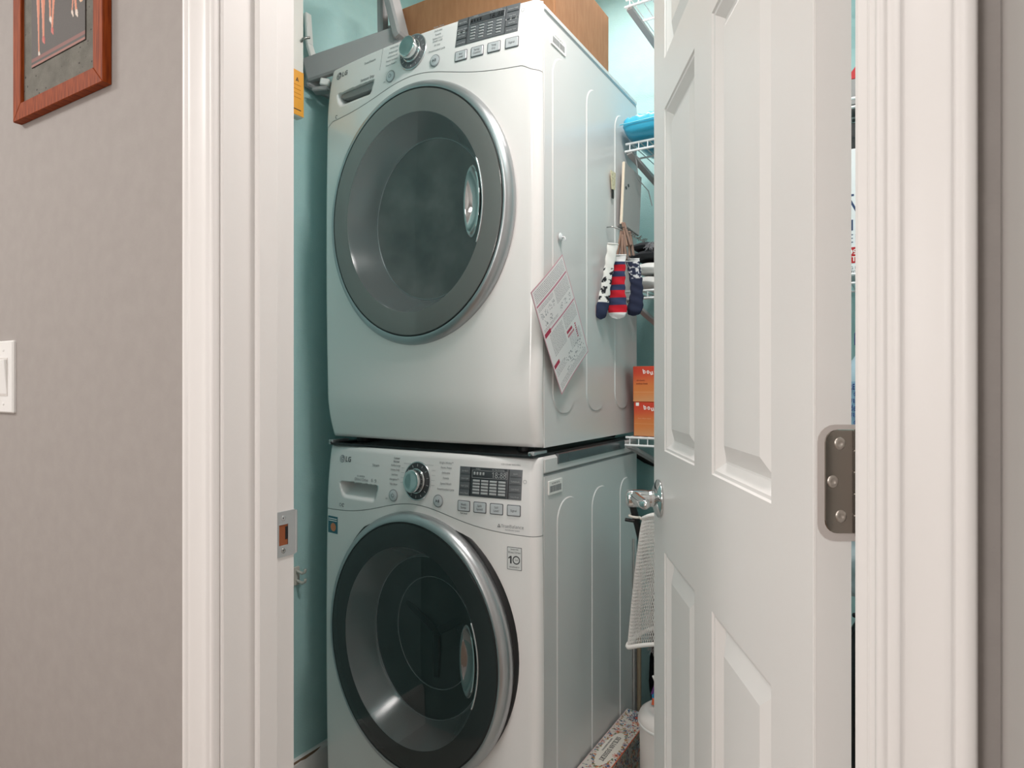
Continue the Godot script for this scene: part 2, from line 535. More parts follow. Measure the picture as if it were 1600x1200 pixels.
func closet_door() -> void:
	# local x from the hinge to the free end, z towards the closet side of the slab; hall face at z = 0
	var d := Node3D.new()
	d.name = "door_1"
	add_child(d, true)
	d.position = V(-0.0647, 0.012, 0.6139)
	d.rotation.y = deg_to_rad(119.71)
	struct(d, "white six-panel closet door standing half open, chrome lever at its far edge", "door")
	var L := 0.711
	var Ht := 2.02
	var T := 0.032
	var cols := [[0.0986, 0.312], [0.4027, 0.6154]]
	var y0 := -0.012
	var bands := [[0.235 + y0, 0.8406 + y0], [1.0257 + y0, 1.65 + y0], [1.742 + y0, 1.925 + y0]]
	var st := S()
	# stiles and rails of the hall face, as strips between the panel openings
	var xs := [0.0, cols[0][0], cols[0][1], cols[1][0], cols[1][1], L]
	var ys := [0.0, bands[0][0], bands[0][1], bands[1][0], bands[1][1], bands[2][0], bands[2][1], Ht]
	for i in 5:
		for j in 7:
			if (i == 1 or i == 3) and (j == 1 or j == 3 or j == 5):
				continue
			poly(st, [Vector3(xs[i], ys[j], 0), Vector3(xs[i + 1], ys[j], 0), Vector3(xs[i + 1], ys[j + 1], 0), Vector3(xs[i], ys[j + 1], 0)], Vector3(0, 0, -1))
	poly(st, [Vector3(0, 0, T), Vector3(L, 0, T), Vector3(L, Ht, T), Vector3(0, Ht, T)], Vector3(0, 0, 1))
	# slightly eased hinge and free edges
	for e in [[0.0, -1.0], [L, 1.0]]:
		poly(st, [Vector3(e[0], 0, 0), Vector3(e[0], 0, T), Vector3(e[0], Ht, T), Vector3(e[0], Ht, 0)], Vector3(e[1], 0, 0))
		var c := 0.0012
		poly(st, [Vector3(e[0] + e[1] * 0.0004, 0, c), Vector3(e[0] - e[1] * c, 0, -0.0003), Vector3(e[0] - e[1] * c, Ht, -0.0003), Vector3(e[0] + e[1] * 0.0004, Ht, c)], Vector3(e[1], 0, -1))
	poly(st, [Vector3(0, Ht, 0), Vector3(L, Ht, 0), Vector3(L, Ht, T), Vector3(0, Ht, T)], Vector3.UP)
	poly(st, [Vector3(0, 0, 0), Vector3(L, 0, 0), Vector3(L, 0, T), Vector3(0, 0, T)], Vector3.DOWN)
	put(st, "door_slab", M.white_paint, d)
	var prof := [Vector2(0, 0), Vector2(0.002, 0.0025), Vector2(0.006, 0.003), Vector2(0.0175, 0.0135), Vector2(0.020, 0.014), Vector2(0.043, 0.0035)]
	for c in cols:
		for b in bands:
			var p := S()
			for k in prof.size() - 1:
				var a: Vector2 = prof[k]
				var e: Vector2 = prof[k + 1]
				var q0 := [Vector3(c[0] + a.x, b[0] + a.x, a.y), Vector3(c[1] - a.x, b[0] + a.x, a.y), Vector3(c[1] - a.x, b[1] - a.x, a.y), Vector3(c[0] + a.x, b[1] - a.x, a.y)]
				var q1 := [Vector3(c[0] + e.x, b[0] + e.x, e.y), Vector3(c[1] - e.x, b[0] + e.x, e.y), Vector3(c[1] - e.x, b[1] - e.x, e.y), Vector3(c[0] + e.x, b[1] - e.x, e.y)]
				for i in 4:
					var j := (i + 1) % 4
					poly(p, [q0[i], q0[j], q1[j], q1[i]], Vector3(0, 0, -1))
			var f: Vector2 = prof[prof.size() - 1]
			poly(p, [Vector3(c[0] + f.x, b[0] + f.x, f.y), Vector3(c[1] - f.x, b[0] + f.x, f.y), Vector3(c[1] - f.x, b[1] - f.x, f.y), Vector3(c[0] + f.x, b[1] - f.x, f.y)], Vector3(0, 0, -1))
			put(p, "door_panel", M.white_paint, d)
	# lever handle: its rose lies on the hall face
	var at := Vector3(0.655, 0.932 + y0, 0)
	var back := Transform3D(Basis(Vector3.UP, PI), at)
	var h := S()
	lathe(h, [Vector2(0.0, 0.0), Vector2(0.0345, 0.0), Vector2(0.036, 0.002), Vector2(0.035, 0.005), Vector2(0.026, 0.010), Vector2(0.020, 0.012), Vector2(0.0155, 0.013)], 40, Vector2.ONE, back)
	var rose := put(h, "door_handle", M.chrome, d)
	var nk := S()
	lathe(nk, [Vector2(0.0155, 0.012), Vector2(0.0155, 0.019), Vector2(0.0145, 0.020), Vector2(0.0145, 0.024), Vector2(0.0155, 0.026), Vector2(0.0165, 0.050), Vector2(0.0160, 0.060), Vector2(0.012, 0.0635), Vector2(0.0, 0.064)], 32, Vector2.ONE, back)
	put(nk, "neck", M.chrome, rose)
	var lv := S()
	var lp := []
	var lr := []
	for i in 9:
		var u := i / 8.0
		lp.append(at + Vector3(-0.078 * u, 0.003 - 0.002 * u, -0.048 + 0.010 * u * u))
		lr.append(0.0115 - 0.0025 * u if i < 8 else 0.005)
	tube(lv, lp, lr, 16)
	put(lv, "lever", M.chrome, rose)
	# hinge leaf on the door's edge, screws and knuckle
	var hin := S()
	var on_edge := Transform3D(Basis(Vector3(0, 0, 1), Vector3.UP, Vector3(-1, 0, 0)), Vector3(0, 1.0635 + y0, 0.0225))
	extrude(hin, round_rect(0.0275, 0.090, [0.001, 0.011, 0.011, 0.001]), -0.001, 0.0012, on_edge, 0.0006)
	var leaf := put(hin, "hinge", mat(c8(150, 142, 134), 0.16, 1.0), d)
	leaf.set_meta("label", "steel hinge leaf with three screws, paint around its rim")
	var rim := S()
	var outer := round_rect(0.035, 0.101, [0.001, 0.0150, 0.0150, 0.001])
	extrude(rim, shifted(outer, Vector2(-0.0022, -0.0012)), -0.0012, 0.0006, on_edge)
	put(rim, "paint_rim", mat(c8(196, 188, 184), 0.5), leaf)
	for q in [Vector2(-0.001, 0.033), Vector2(-0.007, 0.0), Vector2(0.0, -0.030)]:
		var sc := S()
		lathe(sc, [Vector2(0.0048, 0.001), Vector2(0.0046, 0.0018), Vector2(0.003, 0.0024), Vector2(0.0018, 0.0023), Vector2(0.0012, 0.0014), Vector2(0.0, 0.0014)], 20, Vector2(1, 1.15), on_edge * Transform3D(Basis.IDENTITY, Vector3(q.x, q.y, 0)))
		put(sc, "screw", mat(c8(190, 182, 174), 0.3, 0.9), leaf)
	var kn := S()
	for k in 5:
		var cy := 1.0627 + y0 - 0.0376 + k * 0.0188
		lathe(kn, [Vector2(0, -0.009), Vector2(0.0052, -0.009), Vector2(0.0056, -0.0085), Vector2(0.0056, 0.0085), Vector2(0.0052, 0.009), Vector2(0, 0.009)], 18, Vector2.ONE, Transform3D(Basis(Vector3.RIGHT, -PI / 2), Vector3(-0.0035, cy, 0.0395)), false)
	put(kn, "knuckle", M.steel, leaf)

func strike_plate() -> void:
	var t := thing("strike_plate", "steel strike plate screwed to the white left jamb, bare wood in its opening", "strike plate", V(-0.747, 0.9362, 0.6135))
	# plate plane: local x along the depth of the jamb (towards the closet), y up, z out of the jamb
	var b := Basis(Vector3(0, 0, -1), Vector3.UP, Vector3(1, 0, 0))
	var st := S()
	# opening 15 x 29 mm near the hall side; the plate in four strips round it
	for r in [[-0.0135, -0.0115, -0.032, 0.032], [0.004, 0.0165, -0.032, 0.032], [-0.0115, 0.004, 0.0133, 0.032], [-0.0115, 0.004, -0.032, -0.0157]]:
		box(st, b * Vector3((r[0] + r[1]) / 2, (r[2] + r[3]) / 2, 0.0008), Vector3(r[1] - r[0], r[3] - r[2], 0.0016), 0.0, b)
	put(st, "plate", M.silver_satin, t)
	st = S()
	var rows := []
	for i in 7:
		var a := PI / 2 * i / 6.0 * 0.8
		var p := Vector3(0.0165 + 0.011 * sin(a) * 0.55, 0, 0.0016 + 0.0 - 0.011 * (1 - cos(a)) + 0.004 * sin(a))
		rows.append(PackedVector3Array([b * Vector3(p.x, -0.031 + 0.002 * i / 6.0, p.z), b * Vector3(p.x, 0.031 - 0.001 * i / 6.0, p.z)]))
	grid(st, rows)
	put(st, "lip", M.silver_satin, t)
	st = S()
	box(st, b * Vector3(-0.0037, -0.0012, 0.0003), Vector3(0.0155, 0.029, 0.0006), 0.0, b)
	put(st, "wood_recess", M.wood_bare, t)
	st = S()
	box(st, b * Vector3(0.0018, 0.001, 0.0007), Vector3(0.004, 0.018, 0.0006), 0.0, b)
	put(st, "latch_hole", M.black, t)
	for y in [0.0225, -0.0235]:
		st = S()
		lathe(st, [Vector2(0.0038, 0.0014), Vector2(0.0034, 0.0022), Vector2(0.0015, 0.0024), Vector2(0.001, 0.0016), Vector2(0.0, 0.0016)], 16, Vector2.ONE, Transform3D(b, b * Vector3(-0.004, y, 0)))
		put(st, "screw", M.silver if y > 0 else M.steel, t)

# ------------------------------------------------------------------ washer and dryer
# local frame: x right, y up, z towards the doorway; z = 0 is the seam between cabinet and front cover
const HW := 0.318
const EDGE := 0.012
const RND := 0.025
const BOW := 0.02

func half_width(y: float, top: float) -> float:
	return HW + 0.009 * sin(PI * clampf(y / top, 0, 1))

func front_z(x: float, y: float, top: float, lean: float) -> float:
	var hw := half_width(y, top)
	var xr := hw - RND
	var z: float
	if absf(x) < xr:
		z = EDGE + RND + BOW * (1.0 - (x / xr) * (x / xr))
	else:
		var q := minf(1.0, (absf(x) - xr) / RND)
		z = EDGE + RND * sqrt(maxf(0, 1.0 - q * q))
	var t := clampf((0.12 - y) / 0.12, 0, 1)
	z -= 0.022 * t * t
	t = clampf((y - (top - 0.15)) / 0.15, 0, 1)
	z -= lean * t * t
	return z

func seam_y(x: float, dry: bool) -> float:
	var dip := 0.012 * smoothstep(0.286, 0.318, absf(x)) if dry else 0.0
	return (0.8245 if dry else 0.82) + 0.044 * exp(-(x / 0.15) * (x / 0.15)) - dip

# a frame lying on the front surface at (x, y)
func on_front(x: float, y: float, top: float, lean: float, off := 0.0) -> Transform3D:
	var e := 0.004
	var p := Vector3(x, y, front_z(x, y, top, lean))
	var dx := Vector3(2 * e, 0, front_z(x + e, y, top, lean) - front_z(x - e, y, top, lean)).normalized()
	var dy := Vector3(0, 2 * e, front_z(x, y + e, top, lean) - front_z(x, y - e, top, lean)).normalized()
	var n := dx.cross(dy).normalized()
	var yy := n.cross(dx).normalized()
	return Transform3D(Basis(dx, yy, n), p + n * off)

func machine(dry: bool) -> void:
	var top := 0.975 if dry else 0.988
	var lean := 0.018 if dry else 0.012
	var name_ := "clothes_dryer" if dry else "washing_machine"
	var lab := "white front-loading clothes dryer stacked on top, tinted round door with reflected light put into its grey" if dry else "white front-loading washing machine underneath, its round door slightly ajar, the glass darkened for shade"
	var t := thing(name_, lab, "dryer" if dry else "washer", V(-0.985, 1.0085 if dry else 0.0, 1.235))
	# cabinet: sides, back, bottom
	var st := S()
	var lid := 0.952 if dry else 0.9455
	var y0 := 0.0 if dry else 0.012
	for sx in [-1.0, 1.0]:
		poly(st, [Vector3(sx * HW, y0, 0), Vector3(sx * HW, lid, 0), Vector3(sx * HW, lid, -0.578), Vector3(sx * HW, y0, -0.578)], Vector3(sx, 0, 0))
		poly(st, [Vector3(sx * (HW - 0.003), y0, 0.001), Vector3(sx * (HW - 0.003), lid, 0.001), Vector3(sx * (HW - 0.003), lid, -0.575), Vector3(sx * (HW - 0.003), y0, -0.575)], Vector3(-sx, 0, 0))
		# the folded front edge of the side sheet
		box_between(st, Vector3(sx * HW - 0.0004, y0, -0.012), Vector3(sx * HW + sx * 0.0012, lid, -0.002), 0.0005)
	poly(st, [Vector3(-HW, y0, -0.578), Vector3(HW, y0, -0.578), Vector3(HW, lid, -0.578), Vector3(-HW, lid, -0.578)], Vector3(0, 0, -1))
	poly(st, [Vector3(-HW, y0, 0), Vector3(HW, y0, 0), Vector3(HW, y0, -0.578), Vector3(-HW, y0, -0.578)], Vector3.DOWN)
	put(st, "cabinet", M.enamel_side, t)
	# pressed ribs of the visible side and its twin
	var ribs := [[-0.04, -0.157, 0.07, 0.885], [-0.221, -0.339, 0.07, 0.885], [-0.405, -0.515, 0.07, 0.885]]
	if not dry:
		ribs = [[-0.062, -0.181, 0.10, 0.885], [-0.254, -0.366, 0.10, 0.885], [-0.443, -0.535, 0.10, 0.885]]
	for sx in [1.0, -1.0]:
		for r in ribs:
			st = S()
			var w: float = r[0] - r[1]
			var b := Basis(Vector3(0, 0, -sx), Vector3.UP, Vector3(sx, 0, 0))
			extrude(st, round_rect(w, r[3] - r[2], w * 0.45, 8), -0.001, 0.0022, Transform3D(b, Vector3(sx * HW, (r[2] + r[3]) / 2, (r[0] + r[1]) / 2)), 0.0028)
			put(st, "side_rib", M.enamel_side, t)
	# lid
	st = S()
	box_between(st, Vector3(-HW - 0.001, lid + 0.0025, -0.580), Vector3(HW + 0.001, top, 0.0), 0.006)
	put(st, "top_plate", M.enamel_side, t)
	st = S()
	box_between(st, Vector3(-HW + 0.001, lid - 0.002, -0.577), Vector3(HW - 0.001, lid + 0.004, -0.001))
	put(st, "lid_seam", M.groove, t)
	# front cover below the seam, control panel above it
	var dcy := 0.5405 if dry else 0.536
	var plan := func(y: float) -> Array:
		var hw := half_width(y, top)
		var xs := [-hw]
		for i in 7:
			xs.append(-hw + RND * (1.0 - cos(PI / 2 * (i + 0.35) / 7.35)))
		for i in range(1, 119):
			xs.append(lerpf(-(hw - RND), hw - RND, i / 119.0))
		for i in range(6, -1, -1):
			xs.append(hw - RND * (1.0 - cos(PI / 2 * (i + 0.35) / 7.35)))
		xs.append(hw)
		return xs
	var slot_x0 := -0.268 if dry else -0.256
	var slot_x1 := -0.134 if dry else -0.118
	var slot_top := 0.893 if dry else 0.897
	var slot_bot := 0.857
	var build := func(lower: bool) -> Array:
		var rows := []
		var n := 110 if lower else 64
		var xs0: Array = plan.call(0.6)
		for i in n + 1:
			var v := float(i) / n
			var r := PackedVector3Array()
			for k in xs0.size():
				var xa: float = xs0[k]
				var sy := seam_y(xa, dry)
				var y := lerpf(0.004 if dry else 0.02, sy - 0.0008, v) if lower else lerpf(sy + 0.0008, top - 0.012, v)
				var x: float = plan.call(y)[k]
				var z := front_z(x, y, top, lean)
				if k == 0 or k == xs0.size() - 1:
					z = minf(z, EDGE)
				if not lower:
					# scooped drawer grip
					var inx := smoothstep(slot_x0 - 0.004, slot_x0 + 0.012, x - (slot_top - y) * 0.28) * (1.0 - smoothstep(slot_x1 - 0.010, slot_x1 + 0.002, x + (slot_top - y) * 0.22))
					if y < slot_top and y > slot_bot - 0.004:
						z -= 0.040 * inx * smoothstep(slot_bot - 0.003, slot_top - 0.004, y)
				r.append(Vector3(x, y, z))
			rows.append(r)
		# side returns at both ends, then the turned edges
		var out := []
		for r in rows:
			var q := PackedVector3Array()
			q.append(Vector3(-HW, r[0].y, 0.0))
			q.append_array(r)
			q.append(Vector3(HW, r[r.size() - 1].y, 0.0))
			out.append(q)
		if lower:
			var first := PackedVector3Array()
			for p in out[0]:
				first.append(Vector3(p.x * 0.99, p.y - 0.003, p.z * 0.5))
			out.insert(0, first)
		else:
			for s in [[0.007, 0.002], [0.0115, 0.007], [0.0125, 0.013], [0.0125, 0.06]]:
				var rr := PackedVector3Array()
				for p in rows[rows.size() - 1]:
					rr.append(Vector3(p.x * (1.0 - 0.003 * s[0] / 0.0125), minf(p.y + s[0], top), maxf(p.z - s[1], -0.001)))
				var q := PackedVector3Array()
				q.append(Vector3(-HW, rr[0].y, -0.0))
				q.append_array(rr)
				q.append(Vector3(HW, rr[rr.size() - 1].y, -0.0))
				out.append(q)
		return out
	var hole := func(a: Vector3, b: Vector3) -> bool:
		var c := (a + b) * 0.5
		return Vector2((c.x - 0.004) / 0.246, (c.y - dcy) / (0.246 * 1.143)).length() < 1.0
	st = S()
	grid(st, build.call(true), false, hole)
	put(st, "front_cover", M.enamel, t)
	st = S()
	grid(st, build.call(false))
	put(st, "control_panel", M.panel_white, t)
	# the dark joint behind the seam
	st = S()
	var jr := []
	for k in [-0.004, 0.004]:
		var r := PackedVector3Array()
		for i in 121:
			var x := lerpf(-HW - 0.004, HW + 0.004, i / 120.0)
			var y: float = seam_y(x, dry) + k
			r.append(Vector3(x, y, front_z(x, y, top, lean) - 0.0022))
		jr.append(r)
	grid(st, jr)
	put(st, "panel_joint", M.groove, t)
	machine_door(t, dry, dcy, top)
	controls(t, dry, top, lean)
	if dry:
		for sx in [-1, 1]:
			for z in [-0.04, -0.53]:
				var f := S()
				lathe(f, [Vector2(0, -0.016), Vector2(0.018, -0.016), Vector2(0.02, -0.012), Vector2(0.02, 0.0)], 20, Vector2.ONE, Transform3D(Basis(Vector3.RIGHT, -PI / 2), Vector3(sx * 0.25, 0, z)), false)
				put(f, "foot", M.black, t)

func machine_door(t: Node3D, dry: bool, dcy: float, top: float) -> void:
	var door := Node3D.new()
	door.name = "round_door"
	t.add_child(door, true)
	var lift := 0.0 if dry else 0.012
	door.transform = Transform3D(Basis(Vector3.UP, 0.0 if dry else deg_to_rad(-1.6)), Vector3(0.004, dcy, 0.057 + lift))
	var k := Vector2(1, 1.143)
	var st := S()
	if not dry:
		# black ring that paints the shade in the gap behind the door
		var g := S()
		lathe(g, [Vector2(0.2745, -0.022), Vector2(0.2735, -0.006), Vector2(0.262, -0.003), Vector2(0.23, -0.003)], 96, k, Transform3D(Basis.IDENTITY, Vector3(0.006, dcy + 0.010, 0.057)))
		put(g, "gap_shade", M.black, t)
	lathe(st, [Vector2(0.266, -0.022 - lift), Vector2(0.2715, -0.012 - lift * 0.6), Vector2(0.2720, -0.006), Vector2(0.2700, 0.002), Vector2(0.2655, 0.0085), Vector2(0.2600, 0.0125), Vector2(0.2550, 0.0138), Vector2(0.2532, 0.012)], 120, k)
	put(st, "chrome_ring", M.ring_silver, door)
	st = S()
	lathe(st, [Vector2(0.2545, 0.0105), Vector2(0.2535, 0.0134), Vector2(0.2512, 0.0138), Vector2(0.2505, 0.0125)], 120, k)
	put(st, "rubber_seal", M.black, door)
	st = S()
	lathe(st, [Vector2(0.2512, 0.0122), Vector2(0.250, 0.0140), Vector2(0.230, 0.0150), Vector2(0.2045, 0.0156), Vector2(0.2035, 0.0148)], 120, k)
	put(st, "glass_rim", M.rim_glass if dry else M.rim_glass_shaded, door)
	st = S()
	lathe(st, [Vector2(0.2040, 0.0140), Vector2(0.200, 0.006), Vector2(0.1745, -0.052), Vector2(0.170, -0.060)], 96, k)
	put(st, "bowl_wall", M.bowl_side, door)
	st = S()
	var cap := [Vector2(0.172, -0.058)]
	for i in 10:
		var u := 1.0 - i / 9.0
		cap.append(Vector2(0.169 * u, -0.061 - 0.022 * (1.0 - u * u)))
	lathe(st, cap, 96, k)
	put(st, "bowl_end", M.bowl_end if dry else M.bowl_end_shaded, door)
	st = S()
	var lip := []
	for i in 64:
		lip.append(Vector3(cos(TAU * i / 64.0) * 0.1705, sin(TAU * i / 64.0) * 0.1705 * 1.143, -0.058))
	tube(st, lip, 0.0011, 6, true)
	put(st, "bowl_lip", M.ring_silver, door)
	if not dry:
		st = S()
		lip = []
		for i in 64:
			lip.append(Vector3(0.012 + cos(TAU * i / 64.0) * 0.118, 0.01 + sin(TAU * i / 64.0) * 0.118 * 1.143, -0.070))
		tube(st, lip, 0.0012, 6, true)
		put(st, "drum_rim", M.ring_silver, door)
		for k2 in 3:
			st = S()
			var a := TAU * (k2 + 0.25) / 3.0
			box(st, Vector3(0.012 + cos(a) * 0.060, 0.01 + sin(a) * 0.060, -0.079), Vector3(0.105, 0.020, 0.008), 0.003, Basis(Vector3(0, 0, 1), a))
			put(st, "drum_lifter", M.black, door)
	st = S()
	lathe(st, [Vector2(0.2042, 0.0150), Vector2(0.12, 0.0166), Vector2(0.0, 0.0172)], 96, k)
	put(st, "window_pane", M.pane if dry else M.pane_shaded, door)
	# grip cup and the bright edge beside it
	st = S()
	lathe(st, [Vector2(1.0, 0.004), Vector2(0.94, 0.006), Vector2(0.86, 0.002), Vector2(0.6, -0.010), Vector2(0.3, -0.016), Vector2(0.0, -0.018)], 40, Vector2(0.032, 0.080), Transform3D(Basis(Vector3.UP, -0.40), Vector3(0.169, 0.004, 0.003)))
	put(st, "grip_cup", M.chrome, door)
	st = S()
	var arc := []
	for i in 33:
		var a := deg_to_rad(lerpf(-23, 24, i / 32.0))
		arc.append(Vector3(cos(a) * 0.2035, sin(a) * 0.2035 * 1.143, 0.0165))
	tube(st, arc, 0.0022, 8)
	put(st, "grip_edge", M.silver, door)
	if not dry:
		# latch slots in the ring's flank
		for q in [[-0.060, 0.030], [-0.020, 0.010]]:
			st = S()
			var a: float = q[0] / 0.267
			var p := Vector3(cos(a) * 0.2672, sin(a) * 0.2672 * 1.143, -0.005)
			box(st, p, Vector3(0.003, q[1], 0.005), 0.001, Basis(Vector3(0, 0, 1), a))
			put(st, "latch_slot", M.black, door)

func controls(t: Node3D, dry: bool, top: float, lean: float) -> void:
	var F := func(x: float, y: float, off := 0.0006) -> Transform3D:
		return on_front(x, y, top, lean, off)
	var st: SurfaceTool
	# maker's mark: a grey roundel and two letters
	var lx := -0.2735 if dry else -0.2545
	var ly := 0.9455 if dry else 0.9545
	st = S()
	var ring := func(s: SurfaceTool, r0: float, r1: float, xf: Transform3D, a0 := 0.0, a1 := TAU) -> void:
		var rows := []
		for r in [r0, r1]:
			var q := PackedVector3Array()
			for i in 33:
				var a := lerpf(a0, a1, i / 32.0)
				q.append(xf * Vector3(cos(a) * r, sin(a) * r, 0))
			rows.append(q)
		grid(s, rows, true)
	extrude(st, circle_poly(0.0098, 32), 0, 0.0003, F.call(lx, ly))
	var logo := put(st, "logo", M.ink if dry else M.ink_light, t)
	st = S()
	ring.call(st, 0.0060, 0.0074, F.call(lx, ly, 0.0011), PI * 0.5, PI * 2.0)
	box(st, F.call(lx - 0.0006, ly, 0.0011) * Vector3.ZERO, Vector3(0.0014, 0.009, 0.0002), 0, F.call(lx, ly).basis)
	box(st, F.call(lx + 0.0035, ly, 0.0011) * Vector3.ZERO, Vector3(0.0052, 0.0014, 0.0002), 0, F.call(lx, ly).basis)
	put(st, "logo_face", M.panel_white, logo)
	words("LG", 0.0135, F.call(lx + 0.024, ly), M.ink, t, true)
	if dry:
		words("TrueSteam", 0.0062, F.call(-0.154, 0.9475), M.ink_light, t)
		words("Sensor Dry", 0.0072, F.call(-0.156, 0.9035), M.ink, t)
	else:
		words("Steam", 0.0062, F.call(-0.127, 0.947), M.ink_light, t)
		words("DLC INVERTER", 0.0032, F.call(-0.178, 0.9160), M.ink_light, t)
		words("Direct Drive", 0.0068, F.call(-0.175, 0.9078), M.ink_light, t)
		words("6  9", 0.0085, F.call(-0.131, 0.9090), M.ink_light, t)
		words("TrueBalance", 0.0070, F.call(0.264, 0.8385), M.ink_light, t)
		words("Anti-Vibration System", 0.0026, F.call(0.264, 0.8305), M.ink_light, t)
		st = S()
		extrude(st, PackedVector2Array([Vector2(-0.004, -0.0035), Vector2(0.004, -0.0035), Vector2(0.0, 0.004)]), 0, 0.0003, F.call(0.232, 0.8385))
		put(st, "balance_mark", M.ink, t)
		st = S()
		extrude(st, PackedVector2Array([Vector2(-0.0017, -0.0018), Vector2(0.0017, -0.0018), Vector2(0.0, 0.0016)]), 0, 0.0003, F.call(0.232, 0.8385, 0.0010))
		put(st, "balance_mark", M.panel_white, t)
		words("LCD STEAM WASHING", 0.0034, F.call(0.255, 0.9715), M.ink_light, t)
	# small care marks at the lower left
	for i in (1 if dry else 2):
		st = S()
		ring.call(st, 0.0030, 0.0046, F.call((-0.2704 if dry else -0.243) - i * 0.011, 0.8335 if dry else 0.8365), 0.4 if i == 0 else 0.0, TAU * (0.82 if i == 0 else 1.0))
		put(st, "care_mark", M.ink if i == 0 else M.ink_light, t)
	# grip of the drawer: a grey wedge paints the shade in the dryer's slot; a joint line beside it
	if dry:
		st = S()
		box(st, F.call(-0.1125, 0.944, 0.0001) * Vector3.ZERO, Vector3(0.0008, 0.066, 0.0003), 0, F.call(-0.1125, 0.944).basis)
		put(st, "panel_line", M.groove, t)
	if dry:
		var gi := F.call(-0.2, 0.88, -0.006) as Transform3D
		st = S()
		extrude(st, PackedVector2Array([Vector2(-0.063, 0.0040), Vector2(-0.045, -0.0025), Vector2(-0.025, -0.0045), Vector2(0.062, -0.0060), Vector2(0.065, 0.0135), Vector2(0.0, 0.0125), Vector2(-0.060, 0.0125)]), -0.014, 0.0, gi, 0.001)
		put(st, "grip_shade", mat(c8(132, 135, 136), 0.5), t)  # shade under the slot's lip, drawn as a grey wedge
	# programme dial
	var dx := -0.008 if dry else 0.0095
	var dy := 0.9290 if dry else 0.9195
	var kk := Vector2(1, 1.14)
	var df: Transform3D = F.call(dx, dy)
	st = S()
	lathe(st, [Vector2(0.0405, -0.001), Vector2(0.040, 0.0012), Vector2(0.0385, 0.0016), Vector2(0.0380, 0.0006)], 48, kk, df)
	var dial := put(st, "programme_dial", M.silver, t)
	st = S()
	lathe(st, [Vector2(0.0382, 0.0008), Vector2(0.0370, 0.0018), Vector2(0.026, 0.0010), Vector2(0.024, 0.0006)], 48, kk, df)
	put(st, "dial_ring", M.display if dry else M.display_dark, dial)
	for i in 14:
		var a := TAU * (i + 0.5) / 14
		st = S()
		box(st, df * Vector3(cos(a) * 0.0325, sin(a) * 0.0325 * 1.14, 0.0018), Vector3(0.0055, 0.0012, 0.0005), 0, df.basis * Basis(Vector3(0, 0, 1), a))
		put(st, "dial_tick", M.cell, dial)
	st = S()
	lathe(st, [Vector2(0.0262, 0.001), Vector2(0.0262, 0.006), Vector2(0.0250, 0.0072), Vector2(0.0240, 0.0072), Vector2(0.0236, 0.0060)], 48, kk, df)
	put(st, "knob_collar", M.chrome, dial)
	st = S()
	lathe(st, [Vector2(0.0236, 0.004), Vector2(0.0238, 0.020), Vector2(0.0232, 0.0230), Vector2(0.0222, 0.0245), Vector2(0.0205, 0.0250), Vector2(0.012, 0.0245), Vector2(0.0, 0.0242)], 48, kk, df)
	put(st, "knob", M.chrome, dial)
	# programme names
	var left := ["Cotton/", "Normal", "Bulky/Large", "Heavy Duty", "Sanitary", "Allergiene™", "Tub Clean"]
	var right := ["Bright Whites™", "Perm. Press", "Delicates", "Towels", "Speed Wash", "Downloaded Cycle"]
	var lpos := [0.9685, 0.9605, 0.9515, 0.9410, 0.9295, 0.9180, 0.9065]
	var rpos := [0.9665, 0.9555, 0.9440, 0.9320, 0.9195, 0.9065]
	if dry:
		left = ["Cotton/", "Normal", "Heavy Duty", "Bulky/Large", "Antibacterial", "Steam Sanitary", "Steam Fresh™"]
		right = ["Perm. Press", "Delicates", "Towels", "Speed Dry /", "Small Load", "Air Dry", "Downloaded Cycle"]
		lpos = [0.9815, 0.9735, 0.9615, 0.9495, 0.9385, 0.9280, 0.9170]
		rpos = [0.9745, 0.9640, 0.9535, 0.9440, 0.9370, 0.9265, 0.9140]
	for i in left.size():
		words(left[i], 0.0045, F.call((-0.070 if dry else -0.058) - 0.001 * i, lpos[i]), M.ink_light if i > 1 else M.ink, t, false, 0.9)
	for i in right.size():
		words(right[i], 0.0045, F.call((0.062 if dry else 0.090) + 0.0005 * i, rpos[i]), M.ink_light, t, false, 0.9)
	if not dry:
		for i in 5:
			for sx in [-1.0, 1.0]:
				st = S()
				var yy := 0.9585 - i * 0.0115
				var w := 0.010 if i > 0 else 0.024
				box(st, F.call(dx + sx * (0.046 - (0.014 if i == 0 else 0.0)), yy, 0.0004) * Vector3.ZERO, Vector3(w, 0.0005, 0.0002), 0, F.call(dx + sx * 0.046, yy).basis)
				put(st, "guide_line", M.ink_light, t)
	# power and start buttons
	for q in ([[-0.0738, 0.8849], [0.062, 0.8877]] if dry else [[-0.0625, 0.8794], [0.073, 0.8788]]):
		st = S()
		var bf: Transform3D = F.call(q[0], q[1])
		lathe(st, [Vector2(0.0138, 0), Vector2(0.0135, 0.0012), Vector2(0.0120, 0.0014), Vector2(0.0116, 0.0004)], 32, Vector2(1, 1.08), bf)
		var bt := put(st, "round_button", M.ink_light, t)
		st = S()
		lathe(st, [Vector2(0.0118, 0.0004), Vector2(0.0112, 0.0022), Vector2(0.0, 0.0026)], 32, Vector2(1, 1.08), bf)
		put(st, "button_cap", M.button, bt)
		st = S()
